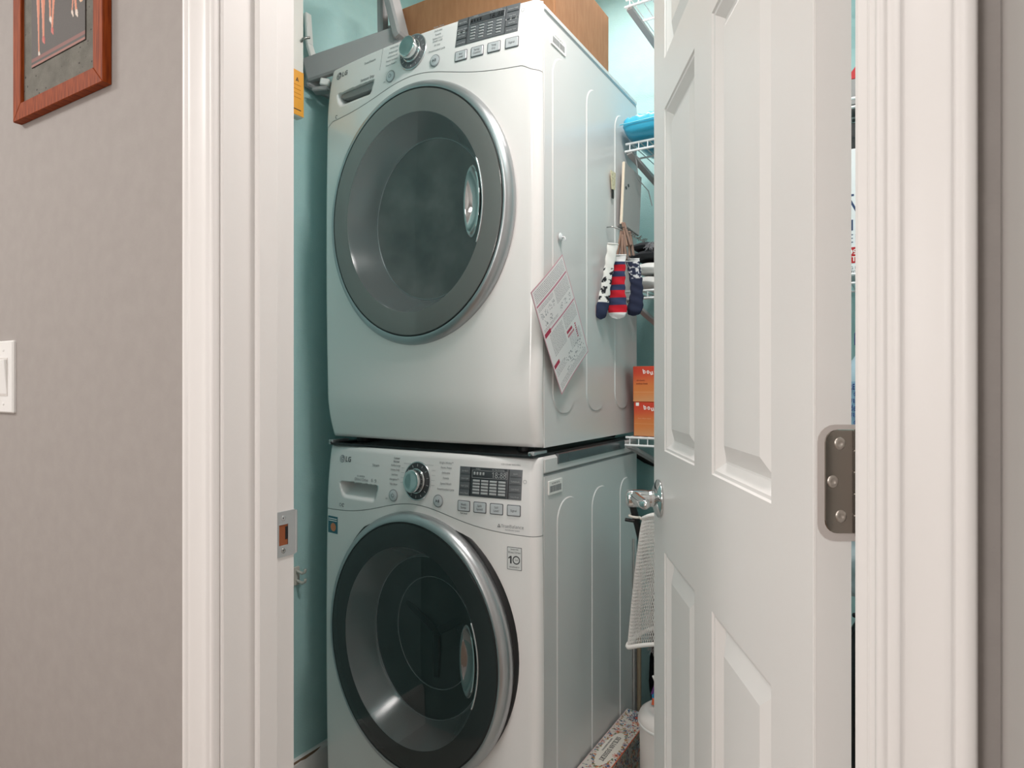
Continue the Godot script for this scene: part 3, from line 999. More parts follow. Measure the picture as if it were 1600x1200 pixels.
		if q[0] < 0:
			ring.call(st, 0.0036, 0.0046, bf * Transform3D(Basis.IDENTITY, Vector3(0, 0, 0.0032)), PI * 0.65, PI * 2.35)
			box(st, bf * Vector3(0, 0.004, 0.0032), Vector3(0.0009, 0.004, 0.0002), 0, bf.basis)
		else:
			extrude(st, PackedVector2Array([Vector2(-0.005, -0.0035), Vector2(-0.0005, 0), Vector2(-0.005, 0.0035)]), 0.0028, 0.0032, bf)
			for x in [0.0015, 0.004]:
				box(st, bf * Vector3(x, 0, 0.003), Vector3(0.0012, 0.0068, 0.0004), 0, bf.basis)
		put(st, "button_symbol", M.ink, bt)
	words("LED", 0.003, F.call(-0.094 if dry else -0.085, 0.876 if dry else 0.870), M.ink_light, t)
	# display
	var x0 := 0.1165 if dry else 0.1285
	var x1 := 0.2735 if dry else 0.2835
	var yt := 0.973 if dry else 0.9615
	var yb := 0.9055 if dry else 0.8965
	var w := x1 - x0
	var h := yt - yb
	var cf: Transform3D = F.call((x0 + x1) / 2, (yt + yb) / 2, 0.0003)
	st = S()
	# a plate bent with the panel
	var bent := func(s: SurfaceTool, ax0: float, ax1: float, ay0: float, ay1: float, off: float) -> void:
		var rows := []
		for yq in [ay0, ay0, ay1, ay1]:
			rows.append(PackedVector3Array())
		for i in 15:
			var x := lerpf(ax0, ax1, clampf((i - 1) / 12.0, 0, 1))
			for k in 4:
				var low := k == 0 or k == 3 or i == 0 or i == 14
				rows[k].append((F.call(x, ay0 if k < 2 else ay1, -0.0006 if low else off) as Transform3D).origin)
		grid(s, rows)
	bent.call(st, x0, x1, yb, yt, 0.0009)
	var disp := put(st, "display", M.display, t)
	var mid0 := x0 + w * 0.185
	var mid1 := x0 + w * 0.80
	st = S()
	bent.call(st, mid0, mid1, yb + 0.001, yt - 0.001, 0.0013)
	put(st, "display_centre", M.display if dry else M.display_dark, disp)
	for x in [mid0, mid1]:
		st = S()
		box(st, (F.call(x, (yt + yb) / 2, 0.0013) as Transform3D).origin, Vector3(0.0012, h * 0.98, 0.0006), 0, F.call(x, (yt + yb) / 2).basis)
		put(st, "divider", M.black if not dry else M.display_dark, disp)
	# read-out window with its digits
	st = S()
	var ry0 := yt - h * 0.36
	var ry1 := yt - h * 0.10
	for e in [[mid0 + 0.004, mid1 - 0.004, ry0, ry0 + 0.0007], [mid0 + 0.004, mid1 - 0.004, ry1 - 0.0007, ry1], [mid0 + 0.004, mid0 + 0.0046, ry0, ry1], [mid1 - 0.0046, mid1 - 0.004, ry0, ry1]]:
		bent.call(st, e[0], e[1], e[2], e[3], 0.0017)
	put(st, "readout_frame", M.cell, disp)
	st = S()
	bent.call(st, mid0 + 0.0047, mid1 - 0.0047, ry0 + 0.0008, ry1 - 0.0008, 0.0015)
	put(st, "readout", M.display_dark, disp)
	words("18:88", h * 0.19, F.call(mid1 - w * 0.155, (ry0 + ry1) / 2, 0.0019), M.cell if not dry else M.black, disp, false, 0.85)
	for i in 4:
		st = S()
		bent.call(st, mid0 + 0.008 + i * 0.0075, mid0 + 0.0125 + i * 0.0075, ry0 + h * 0.10, ry0 + h * 0.20, 0.0019)
		put(st, "readout_icon", M.cell if not dry else M.black, disp)
	words("Status", 0.003, F.call(mid0 + w * 0.12, yt - h * 0.055, 0.0017), M.cell, disp)
	words("Est. Time Remaining", 0.003, F.call(mid1 - w * 0.17, yt - h * 0.055, 0.0017), M.cell, disp, false, 0.8)
	# the grid of indicator cells
	for cxi in 4:
		for cyi in 5:
			st = S()
			var cx0 := lerpf(mid0 + 0.005, mid1 - 0.005, (cxi + 0.08) / 4.0)
			var cx1 := lerpf(mid0 + 0.005, mid1 - 0.005, (cxi + 0.90) / 4.0)
			var cyy := lerpf(yb + 0.005, ry0 - 0.003, (cyi + 0.5) / 5.0)
			var hh := 0.0024 if not dry else 0.0013
			if dry:
				cx0 += 0.003
				cx1 -= 0.003
			bent.call(st, cx0, cx1, cyy - hh, cyy + hh, 0.0017)
			put(st, "indicator", M.cell, disp)
	var ll := ["Pre Wash", "Rinse+Spin", "Stain Cycle", "Delay Wash"] if not dry else ["More Time", "Damp Dry Signal", "Less Time", "Custom PGM"]
	var rl := ["Steam", "TurboWash", "Cold Wash", "Extra Rinse"] if not dry else ["Reduce Static", "Easy Iron", "Rack Dry", "Wrinkle Care"]
	for i in 4:
		var y := lerpf(yt - h * 0.12, yb + h * 0.12, i / 3.0)
		words(ll[i], 0.0036, F.call(x0 + w * 0.092, y - 0.002, 0.0013), M.cell, disp, false, 0.8)
		words(rl[i], 0.0036, F.call(x0 + w * 0.90, y - 0.002, 0.0013), M.cell, disp, false, 0.8)
		if i < 3:
			for e in [[x0 + 0.002, mid0 - 0.002], [mid1 + 0.002, x1 - 0.002]]:
				st = S()
				bent.call(st, e[0], e[1], y - h * 0.125 - 0.0004, y - h * 0.125 + 0.0004, 0.0013)
				put(st, "key_line", M.display_dark, disp)
	# four oblong keys
	var names := [["Dry", "Level"], ["Temp.", "Control"], ["Time", "Dry"], ["Signal"]] if dry else [["Wash", "Temp."], ["Spin", "Speed"], ["Soil", "Level"], ["Signal"]]
	var kx := [0.134, 0.1761, 0.2181, 0.2614] if dry else [0.1429, 0.1842, 0.2256, 0.267]
	for i in 4:
		var ky := 0.8815 if dry else 0.8735
		var kf: Transform3D = F.call(kx[i], ky, 0.0)
		st = S()
		extrude(st, round_rect(0.0325, 0.0245, 0.0025), -0.001, 0.0012, kf, 0.0004)
		var key := put(st, "oblong_key", M.ink, t)
		st = S()
		extrude(st, round_rect(0.0290, 0.0210, 0.002), 0.0, 0.0022, kf, 0.0006)
		put(st, "key_cap", M.button, key)
		for j in names[i].size():
			words(names[i][j], 0.0046, kf * Transform3D(Basis.IDENTITY, Vector3(0, (0.0036 - 0.0072 * j) if names[i].size() > 1 else 0.0, 0.0024)), M.ink, key, false, 0.9)
	if not dry:
		words("Tub Clean", 0.003, F.call(0.1429, 0.857), M.ink, t)
	# child lock drawing beside the display
	st = S()
	ring.call(st, 0.0034, 0.0042, F.call(0.2905 if not dry else 0.281, 0.9365 if not dry else 0.953))
	put(st, "lock_mark", M.ink_light, t)
	# barcode sticker on the cabinet's side
	var side := Basis(Vector3(0, 0, -1), Vector3.UP, Vector3(1, 0, 0))
	var at := Vector3(HW + 0.0024, 0.9125, -0.0695) if dry else Vector3(HW + 0.0024, 0.9175, -0.054)
	var sw := 0.072 if dry else 0.066
	st = S()
	extrude(st, round_rect(sw, 0.030, 0.001), -0.0024, 0.0002, Transform3D(side, at))
	var stick := put(st, "barcode_sticker", M.print_white, t)
	st = S()
	var bx := -sw * 0.42
	rng.seed = 11 if dry else 12
	while bx < sw * 0.40:
		var bw := rng.randf_range(0.0007, 0.0022)
		box(st, at + side * Vector3(bx + bw / 2, -0.003, 0.0003), Vector3(bw, 0.014, 0.0002), 0, side)
		bx += bw + rng.randf_range(0.0007, 0.0016)
	put(st, "bars", M.ink, stick)
	words("603KWXT4B716", 0.004, Transform3D(side, at + side * Vector3(0, 0.009, 0.0002)), M.ink, stick)
	if not dry:
		# ten-year badge and energy sticker on the front
		var gf: Transform3D = F.call(0.269, 0.770, 0.0002)
		st = S()
		extrude(st, round_rect(0.0345, 0.049, 0.001), 0, 0.0004, gf)
		var badge := put(st, "warranty_badge", M.ink, t)
		st = S()
		extrude(st, round_rect(0.0322, 0.0467, 0.001), 0, 0.0006, gf)
		put(st, "badge_face", mat(c8(214, 215, 214), 0.4), badge)
		words("INVERTER", 0.0030, gf * Transform3D(Basis.IDENTITY, Vector3(0, 0.0195, 0.0007)), M.ink, badge)
		words("Direct Drive", 0.0042, gf * Transform3D(Basis.IDENTITY, Vector3(0, 0.0132, 0.0007)), M.ink, badge, false, 0.95)
		words("1", 0.0165, gf * Transform3D(Basis.IDENTITY, Vector3(-0.0095, -0.003, 0.0007)), M.print_black, badge, true)
		st = S()
		lathe(st, [Vector2(0.0088, 0.0006), Vector2(0.0086, 0.0010), Vector2(0.0068, 0.0010), Vector2(0.0066, 0.0006)], 36, Vector2(1, 1.05), gf * Transform3D(Basis.IDENTITY, Vector3(0.0045, -0.003, 0)))
		put(st, "numeral_ring", M.print_black, badge)
		words("YEAR", 0.0026, gf * Transform3D(Basis.IDENTITY, Vector3(0.0045, -0.003, 0.0007)), M.ink, badge)
		words("WARRANTY", 0.0034, gf * Transform3D(Basis.IDENTITY, Vector3(0, -0.0185, 0.0007)), M.ink, badge)
		var ef: Transform3D = F.call(-0.2855, 0.7805, 0.0002)
		st = S()
		extrude(st, round_rect(0.040, 0.044, 0.001), 0, 0.0004, ef)
		var es := put(st, "energy_sticker", mat(c8(40, 104, 118), 0.4), t)
		st = S()
		extrude(st, circle_poly(0.011, 24), 0, 0.0006, ef * Transform3D(Basis.IDENTITY, Vector3(0.002, -0.006, 0)))
		put(st, "sticker_picture", mat(c8(214, 132, 92), 0.5), es)
		st = S()
		for y in [0.0155, 0.0105]:
			box(st, ef * Vector3(0, y, 0.0005), Vector3(0.034, 0.002, 0.0003), 0, ef.basis)
		put(st, "sticker_lines", M.print_white, es)
		# dark strip let into the side of the lid
		st = S()
		box_between(st, Vector3(HW - 0.006, 0.9665, -0.475), Vector3(HW + 0.0035, 0.9905, -0.065), 0.002)
		put(st, "side_strip", mat(c8(108, 112, 115), 0.22, 0.6), t)

func stacking_rails() -> void:
	var t := thing("stacking_frame", "black metal stacking frame in the gap between washer and dryer", "stacking frame", V(-0.985, 0.988, 1.235))
	var st := S()
	box_between(st, Vector3(-0.300, 0.0, 0.018), Vector3(0.312, 0.006, 0.034), 0.001)
	put(st, "front_rail", M.dark_metal, t)
	for sx in [-1.0, 1.0]:
		st = S()
		box_between(st, Vector3(sx * 0.285, 0.0, -0.56), Vector3(sx * 0.312, 0.007, 0.02), 0.001)
		put(st, "side_rail", M.dark_metal, t)
		st = S()
		box_between(st, Vector3(sx * 0.311, 0.001, -0.03), Vector3(sx * 0.296, 0.013, 0.030), 0.001)
		put(st, "corner_bracket", M.silver_satin, t)
		st = S()
		lathe(st, [Vector2(0.0, 0.004), Vector2(0.0035, 0.004), Vector2(0.0042, 0.0), Vector2(0.0, 0.0)], 14, Vector2.ONE, Transform3D(Basis.IDENTITY, Vector3(sx * 0.303, 0.0075, 0.030)), false)
		put(st, "bracket_screw", M.steel, t)

# ------------------------------------------------------------------ shelves and what lies on them
func wire_shelves() -> void:
	var rows := [[1.000, "white wire shelf at knob height holding the two orange boxes", 0.36], [1.403, "white wire shelf with folded towels beside the hanging socks", 0.36], [1.812, "white wire shelf under the shiny blue package", 0.36], [2.212, "topmost white wire shelf near the ceiling", 0.36]]
	for r in rows:
		var t := thing("wire_shelf", r[1], "shelf", V(-0.13, r[0], 1.69), 0.0, "white wire shelves on the closet back wall")
		var x0 := -0.523
		var x1 := 0.525
		var dp := 0.305
		var st := S()
		tube(st, [Vector3(x0, 0.0, 0), Vector3(x1, 0.0, 0)], 0.0034, 10)
		put(st, "front_rail", M.wire, t)
		st = S()
		tube(st, [Vector3(x0 - 0.002, -0.021, 0.002), Vector3(x1, -0.021, 0.002)], 0.0034, 10)
		put(st, "lip_rail", M.wire, t)
		for z in [-0.12, -dp + 0.004]:
			st = S()
			tube(st, [Vector3(x0 - 0.006, -0.002, z), Vector3(x1, -0.002, z)], 0.003, 8)
			put(st, "cross_rail", M.wire, t)
		st = S()
		var x := x0 + 0.012
		while x < x1:
			tube(st, [Vector3(x, -0.021, 0.002), Vector3(x, 0.0005, 0.0005), Vector3(x, 0.002, -0.004), Vector3(x, 0.002, -dp)], 0.0015, 6)
			x += 0.0254
		var w := put(st, "deck_wires", M.wire, t)
		w.set_meta("kind", "stuff")
		for bx in [x0 + 0.030, x1 - 0.06]:
			st = S()
			var a := Vector3(bx - 0.02, -0.024, 0.0)
			var b := Vector3(bx + 0.055, -0.150, -dp + 0.004)
			var d := (b - a).normalized()
			var sd := Vector3.RIGHT
			var up := sd.cross(d).normalized() * -1.0
			box(st, (a + b) / 2, Vector3(0.018, 0.010, a.distance_to(b)), 0.001, Basis(up.cross(-d).normalized(), up, -d))
			put(st, "bracket", M.bracket, t)
	# thin cords that dangle from the shelf end and run behind the shelves
	var c := S()
	tube(c, [V(-0.630, 1.785, 1.70), V(-0.628, 1.755, 1.71), V(-0.628, 1.72, 1.715), V(-0.618, 1.70, 1.775), V(-0.612, 1.66, 1.79)], 0.0016, 6)
	tag(put(c, "thin_cord", M.grey_plastic), "thin grey cord dangling from the shelf end behind the grey card", "cord")
	c = S()
	tube(c, [V(-0.75, 0.93, 1.985), V(-0.70, 0.902, 1.985), V(-0.66, 0.890, 1.985), V(-0.58, 0.885, 1.985), V(-0.4, 0.91, 1.985)], 0.0085, 10)
	tag(put(c, "hanging_cable", M.black), "thick black cable sagging across the teal back wall behind the door handle", "cable")

func carton(called: String, label: String, at: Vector3, size: Vector3, turn: float, m: Material, category := "box") -> Node3D:
	var t := thing(called, label, category, at, turn)
	var st := S()
	box(st, Vector3(0, size.y / 2, 0), size, 0.0015)
	put(st, "carton", m, t)
	return t

func shelf_goods() -> void:
	# blue package
	var p := thing("blue_package", "shiny bright blue plastic package on the wire shelf behind the door edge", "package", V(-0.531, 1.8175, 1.785))
	var rows := []
	for i in 25:
		var v := i / 24.0 * TAU
		var r := PackedVector3Array()
		for j in 33:
			var u := lerpf(-1, 1, j / 32.0)
			var e := pow(maxf(0.0, 1.0 - pow(absf(u), 10)), 0.4)
			var cy := signf(sin(v)) * pow(absf(sin(v)), 0.6)
			var cz := signf(cos(v)) * pow(absf(cos(v)), 0.55)
			var wr := 0.0025 * sin(u * 23.0 + cz * 4.0) + 0.002 * sin(u * 51.0 + v * 3.0)
			r.append(Vector3(u * 0.125, 0.036 + (0.032 * e + 0.002) * cy + wr * e * (0.5 + 0.5 * cy), 0.13 * cz * (0.85 + 0.15 * e)))
		rows.append(r)
	var st := S()
	grid(st, rows, true)
	var bm := mat(c8(30, 168, 206), 0.16)
	bm.clearcoat_enabled = true
	bm.clearcoat = 0.8
	put(st, "wrapper", bm, p)
	st = S()
	tube(st, [Vector3(-0.125, 0.036, 0.133), Vector3(0, 0.037, 0.136), Vector3(0.125, 0.036, 0.133)], 0.0014, 6)
	put(st, "seam", mat(c8(120, 205, 225), 0.2), p)
	# folded cloths
	cloth("folded_towel", "dark grey fringed cloth folded on the white towels", V(-0.53, 1.4955, 1.81), Vector3(0.245, 0.046, 0.21), mat(c8(52, 54, 58), 0.95), true)
	cloth("folded_towel", "soft white towel folded under the dark grey cloth, upper of two", V(-0.522, 1.4535, 1.82), Vector3(0.238, 0.034, 0.23), mat(c8(232, 232, 230), 0.95), false)
	cloth("folded_towel", "soft white towel lying directly on the wire shelf, lower of two", V(-0.518, 1.411, 1.82), Vector3(0.242, 0.036, 0.235), mat(c8(214, 214, 212), 0.95), false)
	# orange boxes
	for k in 2:
		var at := V(-0.565 if k == 0 else -0.5672, 1.0035 if k == 0 else 1.0985, 1.775)
		var hgt := 0.0945 if k == 0 else 0.0985
		var c := carton("orange_box", "orange dryer sheet box standing on the wire shelf, lower of two" if k == 0 else "orange dryer sheet box stacked on top of the other orange box", at, Vector3(0.142, hgt, 0.14), 0.0, mat(c8(214, 74, 34), 0.5))
		c.set_meta("group", "orange boxes on the wire shelf")
		# printed front: red shading down to amber
		var im := Image.create(64, 64, false, Image.FORMAT_RGB8)
		for y in 64:
			for x in 64:
				var f := clampf(y / 63.0 + 0.10 * (x / 63.0 - 0.5), 0, 1)
				var col := c8(206, 60, 34).lerp(c8(216, 126, 62), smoothstep(0.0, 0.6, f)) if f < 0.6 else c8(216, 126, 62).lerp(c8(214, 150, 100), smoothstep(0.6, 1.0, f))
				if absf(y - (40 if k == 0 else 46)) < 1:
					col = col.lightened(0.2)
				im.set_pixel(x, y, col)
		var fm := mat(Color.WHITE, 0.5)
		fm.albedo_texture = ImageTexture.create_from_image(im)
		var f := S()
		var hx := 0.0695
		grid(f, [PackedVector3Array([Vector3(-hx, hgt - 0.001, 0.0704), Vector3(hx, hgt - 0.001, 0.0704)]), PackedVector3Array([Vector3(-hx, 0.001, 0.0704), Vector3(hx, 0.001, 0.0704)])], true)
		put(f, "printed_front", fm, c)
		# lettering that hops up and down
		var s := "bounce"
		for i in s.length():
			words(s[i], 0.0105, Transform3D(Basis(Vector3(0, 0, 1), 0.18) * Basis.from_scale(Vector3(1, 1.15, 1)), Vector3(-0.0385 + i * 0.0105, hgt - 0.0165 + 0.0018 * sin(i * 2.1) + (0.002 if i == 0 else 0.0), 0.0708)), M.print_white, c, true)
		if k == 1:
			words("80 sheets", 0.004, Transform3D(Basis.IDENTITY, Vector3(-0.048, hgt - 0.039, 0.0708)), mat(c8(140, 60, 24), 0.6), c)
			words("outdoor fresh", 0.0042, Transform3D(Basis.IDENTITY, Vector3(-0.045, hgt - 0.048, 0.0708)), mat(c8(140, 60, 24), 0.6), c, true, 0.85)
		else:
			var sq := S()
			extrude(sq, round_rect(0.009, 0.009, 0.001), 0, 0.0004, Transform3D(Basis.IDENTITY, Vector3(-0.060, hgt - 0.006, 0.0704)))
			put(sq, "white_mark", M.print_white, c)
			words("fabric softener sheets", 0.0032, Transform3D(Basis.IDENTITY, Vector3(-0.040, hgt - 0.045, 0.0708)), mat(c8(235, 170, 130), 0.6), c, false, 0.85)
	# what the narrow gap beside the hinge shows
	var w := carton("white_carton", "tall white carton with navy lettering seen through the hinge gap", V(-0.06, 1.4065, 1.80), Vector3(0.16, 0.305, 0.12), 0.0, mat(c8(238, 240, 242), 0.5))
	var lines := [["CLUMP", 0.030, 0.206, true], ["INGLI", 0.028, 0.168, true], ["FOR", 0.009, 0.145, false], ["MULTI", 0.026, 0.122, true], ["ERASE", 0.020, 0.090, false]]
	for l in lines:
		words(l[0], l[1], Transform3D(Basis.IDENTITY, Vector3(-0.012, l[2], 0.0602)), M.print_navy, w, l[3])
	st = S()
	extrude(st, round_rect(0.15, 0.038, 0.001), 0, 0.0005, Transform3D(Basis.IDENTITY, Vector3(0, 0.050, 0.06)))
	put(st, "red_band", M.print_red, w)
	words("99% ODOR", 0.012, Transform3D(Basis.IDENTITY, Vector3(-0.005, 0.058, 0.0607)), M.print_white, w, true)
	words("ACTION", 0.012, Transform3D(Basis.IDENTITY, Vector3(-0.032, 0.041, 0.0607)), M.print_white, w, true)
	words("LONG LASTING", 0.007, Transform3D(Basis.IDENTITY, Vector3(-0.03, 0.020, 0.0602)), M.print_black, w)
	words("FORCE", 0.006, Transform3D(Basis.IDENTITY, Vector3(-0.03, 0.010, 0.0602)), M.print_black, w)
	var rc := carton("red_topped_box", "red-topped box on the blue package's shelf, seen through the hinge gap", V(-0.05, 1.8165, 1.80), Vector3(0.13, 0.062, 0.12), 0.0, mat(c8(150, 148, 148), 0.6))
	st = S()
	extrude(st, PackedVector2Array([Vector2(-0.065, 0), Vector2(0.065, 0), Vector2(0.065, 0.05), Vector2(-0.028, 0.05)]), -0.06, 0.06, Transform3D(Basis.IDENTITY, Vector3(0, 0.062, 0)), 0.001)
	put(st, "red_top", M.print_red, rc)
	var dk := carton("dark_block", "small black block under the blue package's shelf, seen through the hinge gap", V(-0.07, 1.716, 1.83), Vector3(0.13, 0.072, 0.10), 0.0, M.black, "block")  # plain black block under the shelf, a thin strip across it
	st = S()
	box(st, Vector3(0, 0.036, 0.0505), Vector3(0.12, 0.004, 0.002), 0.0005)
	put(st, "block_strip", M.dark_metal, dk)
	# bottle with a dark blue cap
	var bo := thing("detergent_bottle", "pale blue bottle with a dark blue cap seen through the hinge gap", "bottle", V(-0.075, 1.0035, 1.78))
	st = S()
	lathe(st, [Vector2(0, 0), Vector2(0.044, 0.0), Vector2(0.047, 0.006), Vector2(0.047, 0.155), Vector2(0.040, 0.185), Vector2(0.020, 0.215), Vector2(0.018, 0.245)], 32, Vector2(1, 0.8), Transform3D(Basis(Vector3.RIGHT, -PI / 2), Vector3.ZERO))
	put(st, "bottle_body", mat(c8(188, 216, 230), 0.3), bo)
	st = S()
	lathe(st, [Vector2(0.023, 0.240), Vector2(0.023, 0.268), Vector2(0.021, 0.271), Vector2(0.0, 0.271)], 28, Vector2.ONE, Transform3D(Basis(Vector3.RIGHT, -PI / 2), Vector3.ZERO), false)
	put(st, "bottle_cap", mat(c8(28, 46, 140), 0.4), bo)
	st = S()
	lathe(st, [Vector2(0.0474, 0.02), Vector2(0.0476, 0.0205), Vector2(0.0476, 0.15), Vector2(0.0474, 0.1505)], 32, Vector2(1, 0.8), Transform3D(Basis(Vector3.RIGHT, -PI / 2), Vector3.ZERO), false)
	put(st, "bottle_label", mat(c8(150, 190, 216), 0.4), bo)
	for i in 7:
		words("FRESH LINEN" if i % 2 == 0 else "detergent", 0.010 if i % 3 else 0.014, Transform3D(Basis.IDENTITY, Vector3(-0.004, 0.138 - i * 0.017, 0.0386)), mat(c8(30, 56, 130), 0.5), bo, true, 0.55)

func cloth(called: String, label: String, at: Vector3, size: Vector3, m: Material, fringe: bool) -> void:
	var t := thing(called, label, "towel", at, 0.0, "folded towels on the wire shelf")
	var layers := 2 if fringe else 1
	for l in layers:
		var st := S()
		var rows := []
		var hh := size.y / layers
		for i in 17:
			var v := i / 16.0 * TAU
			var r := PackedVector3Array()
			for j in 25:
				var u := lerpf(-1, 1, j / 24.0)
				var e := pow(maxf(0.0, 1.0 - pow(absf(u), 8)), 0.5)
				var cy := signf(sin(v)) * pow(absf(sin(v)), 0.7)
				var cz := signf(cos(v)) * pow(absf(cos(v)), 0.35)
				var sag := 0.002 * sin(u * 5.0 + l * 2.0 + at.y * 40.0) + 0.0015 * sin(u * 11.0 + cz * 3.0)
				r.append(Vector3(u * size.x / 2 * (1.0 - 0.03 * l * 0.5), hh * (l + 0.5) + (hh * 0.52 * e) * cy + sag, size.z / 2 * cz * (1.0 - 0.03 * l)))
			rows.append(r)
		grid(st, rows, true)
		put(st, "fold", m, t)
	if fringe:
		var st := S()
		rng.seed = 5
		for i in 60:
			var x := rng.randf_range(-0.07, -0.02)
			var z0 := size.z / 2 - 0.002
			var y0 := size.y * rng.randf_range(0.75, 0.98)
			tube(st, [Vector3(x, y0, z0 - 0.01), Vector3(x + rng.randf_range(-0.004, 0.004), y0 - 0.004, z0 + 0.004), Vector3(x + rng.randf_range(-0.008, 0.004), y0 - rng.randf_range(0.010, 0.022), z0 + 0.006)], 0.0009, 5)
		var f := put(st, "fringe", mat(c8(120, 122, 126), 0.95), t)
		f.set_meta("kind", "stuff")

# ------------------------------------------------------------------ things that hang on the dryer's side
func side_hangings() -> void:
	# instruction sheet: 179 x 257 mm, hung by one corner from a clear hook
	var hk := thing("clear_hook", "small clear plastic hook stuck to the dryer side above the instruction sheet", "hook", V(-0.6630, 1.4815, 1.306))
	var st := S()
	var sb := Basis(Vector3(0, 0, -1), Vector3.UP, Vector3(1, 0, 0))
	lathe(st, [Vector2(0.0, 0.004), Vector2(0.006, 0.003), Vector2(0.0095, 0.0005), Vector2(0.010, 0.0)], 24, Vector2.ONE, Transform3D(sb, Vector3(0.0022, 0, 0)))
	put(st, "suction_cup", mat(c8(225, 228, 230), 0.15), hk)
	st = S()
	tube(st, [Vector3(0.005, 0, 0), Vector3(0.012, -0.001, 0), Vector3(0.014, -0.006, 0), Vector3(0.012, -0.010, 0)], 0.0016, 8)
	put(st, "hook_arm", mat(c8(228, 230, 232), 0.15), hk)
	var t := thing("instruction_sheet", "pink-edged printed instruction sheet hanging askew on the dryer side", "sheet", V(-0.651, 1.2818, 1.2930))
	var W := 0.1766
	var Hh := 0.2535
	var im := Image.create(360, 516, false, Image.FORMAT_RGB8)
	im.fill(c8(236, 232, 232))
	var pink := c8(214, 150, 166)
	im.fill_rect(Rect2i(0, 0, 360, 5), pink)
	im.fill_rect(Rect2i(0, 511, 360, 5), pink)
	im.fill_rect(Rect2i(0, 0, 5, 516), pink)
	im.fill_rect(Rect2i(355, 0, 5, 516), pink)
	rng.seed = 21
	var text_block := func(x0: int, y0: int, w: int, n: int, step: int, col: Color) -> void:
		for i in n:
			var x := x0
			while x < x0 + w - 3:
				var l := rng.randi_range(4, 16)
				im.fill_rect(Rect2i(x, y0 + i * step, mini(l, x0 + w - x), 2), col)
				x += l + 3
	var g := c8(120, 116, 120)
	text_block.call(20, 16, 320, 7, 8, g)
	im.fill_rect(Rect2i(12, 76, 336, 8), c8(200, 120, 142))
	text_block.call(20, 92, 150, 3, 7, g)
	text_block.call(188, 92, 155, 10, 7, g)
	for q in [[24, 120], [64, 120], [104, 120], [140, 120], [40, 160], [92, 160], [200, 172], [250, 172], [300, 172]]:
		for k in 16:
			im.fill_rect(Rect2i(q[0] + rng.randi_range(0, 26), q[1] + rng.randi_range(0, 26), rng.randi_range(2, 9), rng.randi_range(1, 5)), c8(150, 148, 152))
	text_block.call(20, 196, 150, 2, 7, g)
	im.fill_rect(Rect2i(10, 218, 340, 7), c8(200, 120, 142))
	im.fill_rect(Rect2i(12, 212, 62, 20), c8(178, 36, 72))
	text_block.call(52, 240, 136, 16, 7, g)
	text_block.call(204, 232, 138, 10, 7, g)
	im.fill_rect(Rect2i(204, 312, 60, 14), c8(178, 36, 72))
	for i in 8:
		im.fill_rect(Rect2i(206 + i * 9, 334, 6, 12), c8(178, 36, 72))
	for i in 7:
		im.fill_rect(Rect2i(292, 318 + i * 11, 12, 7), c8(178, 36, 72))
	text_block.call(216, 352, 120, 8, 8, g)
	im.fill_rect(Rect2i(12, 372, 62, 18), c8(178, 36, 72))
	text_block.call(20, 398, 100, 5, 8, g)
	for k in 90:
		im.fill_rect(Rect2i(rng.randi_range(120, 330), rng.randi_range(400, 466), rng.randi_range(2, 10), rng.randi_range(1, 6)), c8(140, 138, 142))
	text_block.call(20, 474, 320, 4, 8, g)
	var pm := mat(Color.WHITE, 0.35)
	pm.albedo_texture = ImageTexture.create_from_image(im)
	# sheet axes in the plane of the dryer's side: its top edge runs up towards the hook
	var ux := Vector3(0, 0.105, -0.1453).normalized()
	var uy := Vector3(0, 0.2155, 0.140).normalized()
	var nx := Vector3(1, 0, 0)
	var b := Basis(ux, uy, nx)
	st = S()
	var rows := []
	for i in 13:
		var r := PackedVector3Array()
		for j in 10:
			var u := j / 9.0 - 0.5
			var v := 0.5 - i / 12.0
			r.append(b * Vector3(u * W, v * Hh, 0.0016 * sin(u * 4.0 + v * 3.0)))
		rows.append(r)
	grid(st, rows, true)
	put(st, "printed_face", pm, t)
	st = S()
	var rb := []
	for r in rows:
		var q := PackedVector3Array()
		for p in r:
			q.append(p - nx * 0.0008)
		rb.append(q)
	grid(st, rb, false)
	put(st, "sheet_back", M.print_white, t)
	# grey card with a cream edge
	var cd := thing("grey_card", "grey card with a cream front edge standing off the dryer side near the back", "card", V(-0.645, 1.662, 1.71))
	st = S()
	var cb := Basis(Vector3.UP, -0.05) * Basis(Vector3(1, 0, 0), -0.10)
	box(st, Vector3.ZERO, Vector3(0.007, 0.172, 0.115), 0.0008, cb)
	put(st, "card_board", mat(c8(168, 164, 162), 0.6), cd)
	st = S()
	box(st, cb * Vector3(0, 0, 0.059), Vector3(0.0075, 0.174, 0.004), 0.0008, cb)
	put(st, "card_edge", mat(c8(228, 214, 194), 0.6), cd)
	st = S()
	for q in [[0.03, 0.03], [0.018, 0.045]]:
		box(st, cb * Vector3(0.0037, q[0], q[1]), Vector3(0.001, 0.008, 0.008), 0.0003, cb * Basis(Vector3.RIGHT, 0.6))
	put(st, "dark_marks", M.dark_metal, cd)
	st = S()
	box(st, Vector3(-0.0105, 0, 0.0), Vector3(0.013, 0.02, 0.03), 0.002)
	put(st, "magnet", M.black, cd)
	# small cream tag
	var tg := thing("cream_tag", "small cream patterned tag clipped behind the grey card on the dryer side", "tag", V(-0.660, 1.69, 1.61))
	st = S()
	extrude(st, PackedVector2Array([Vector2(-0.013, 0.026), Vector2(0.020, 0.027), Vector2(0.016, -0.020), Vector2(-0.004, -0.022)]), -0.001, 0.0012, Transform3D(sb, Vector3.ZERO))
	var tm := mat(Color.WHITE, 0.7)
	tm.albedo_texture = noise_tex(0.05, c8(190, 178, 140), c8(240, 232, 208), 128)
	put(st, "tag_face", triplanar(tm, Vector3(20, 20, 20)), tg)
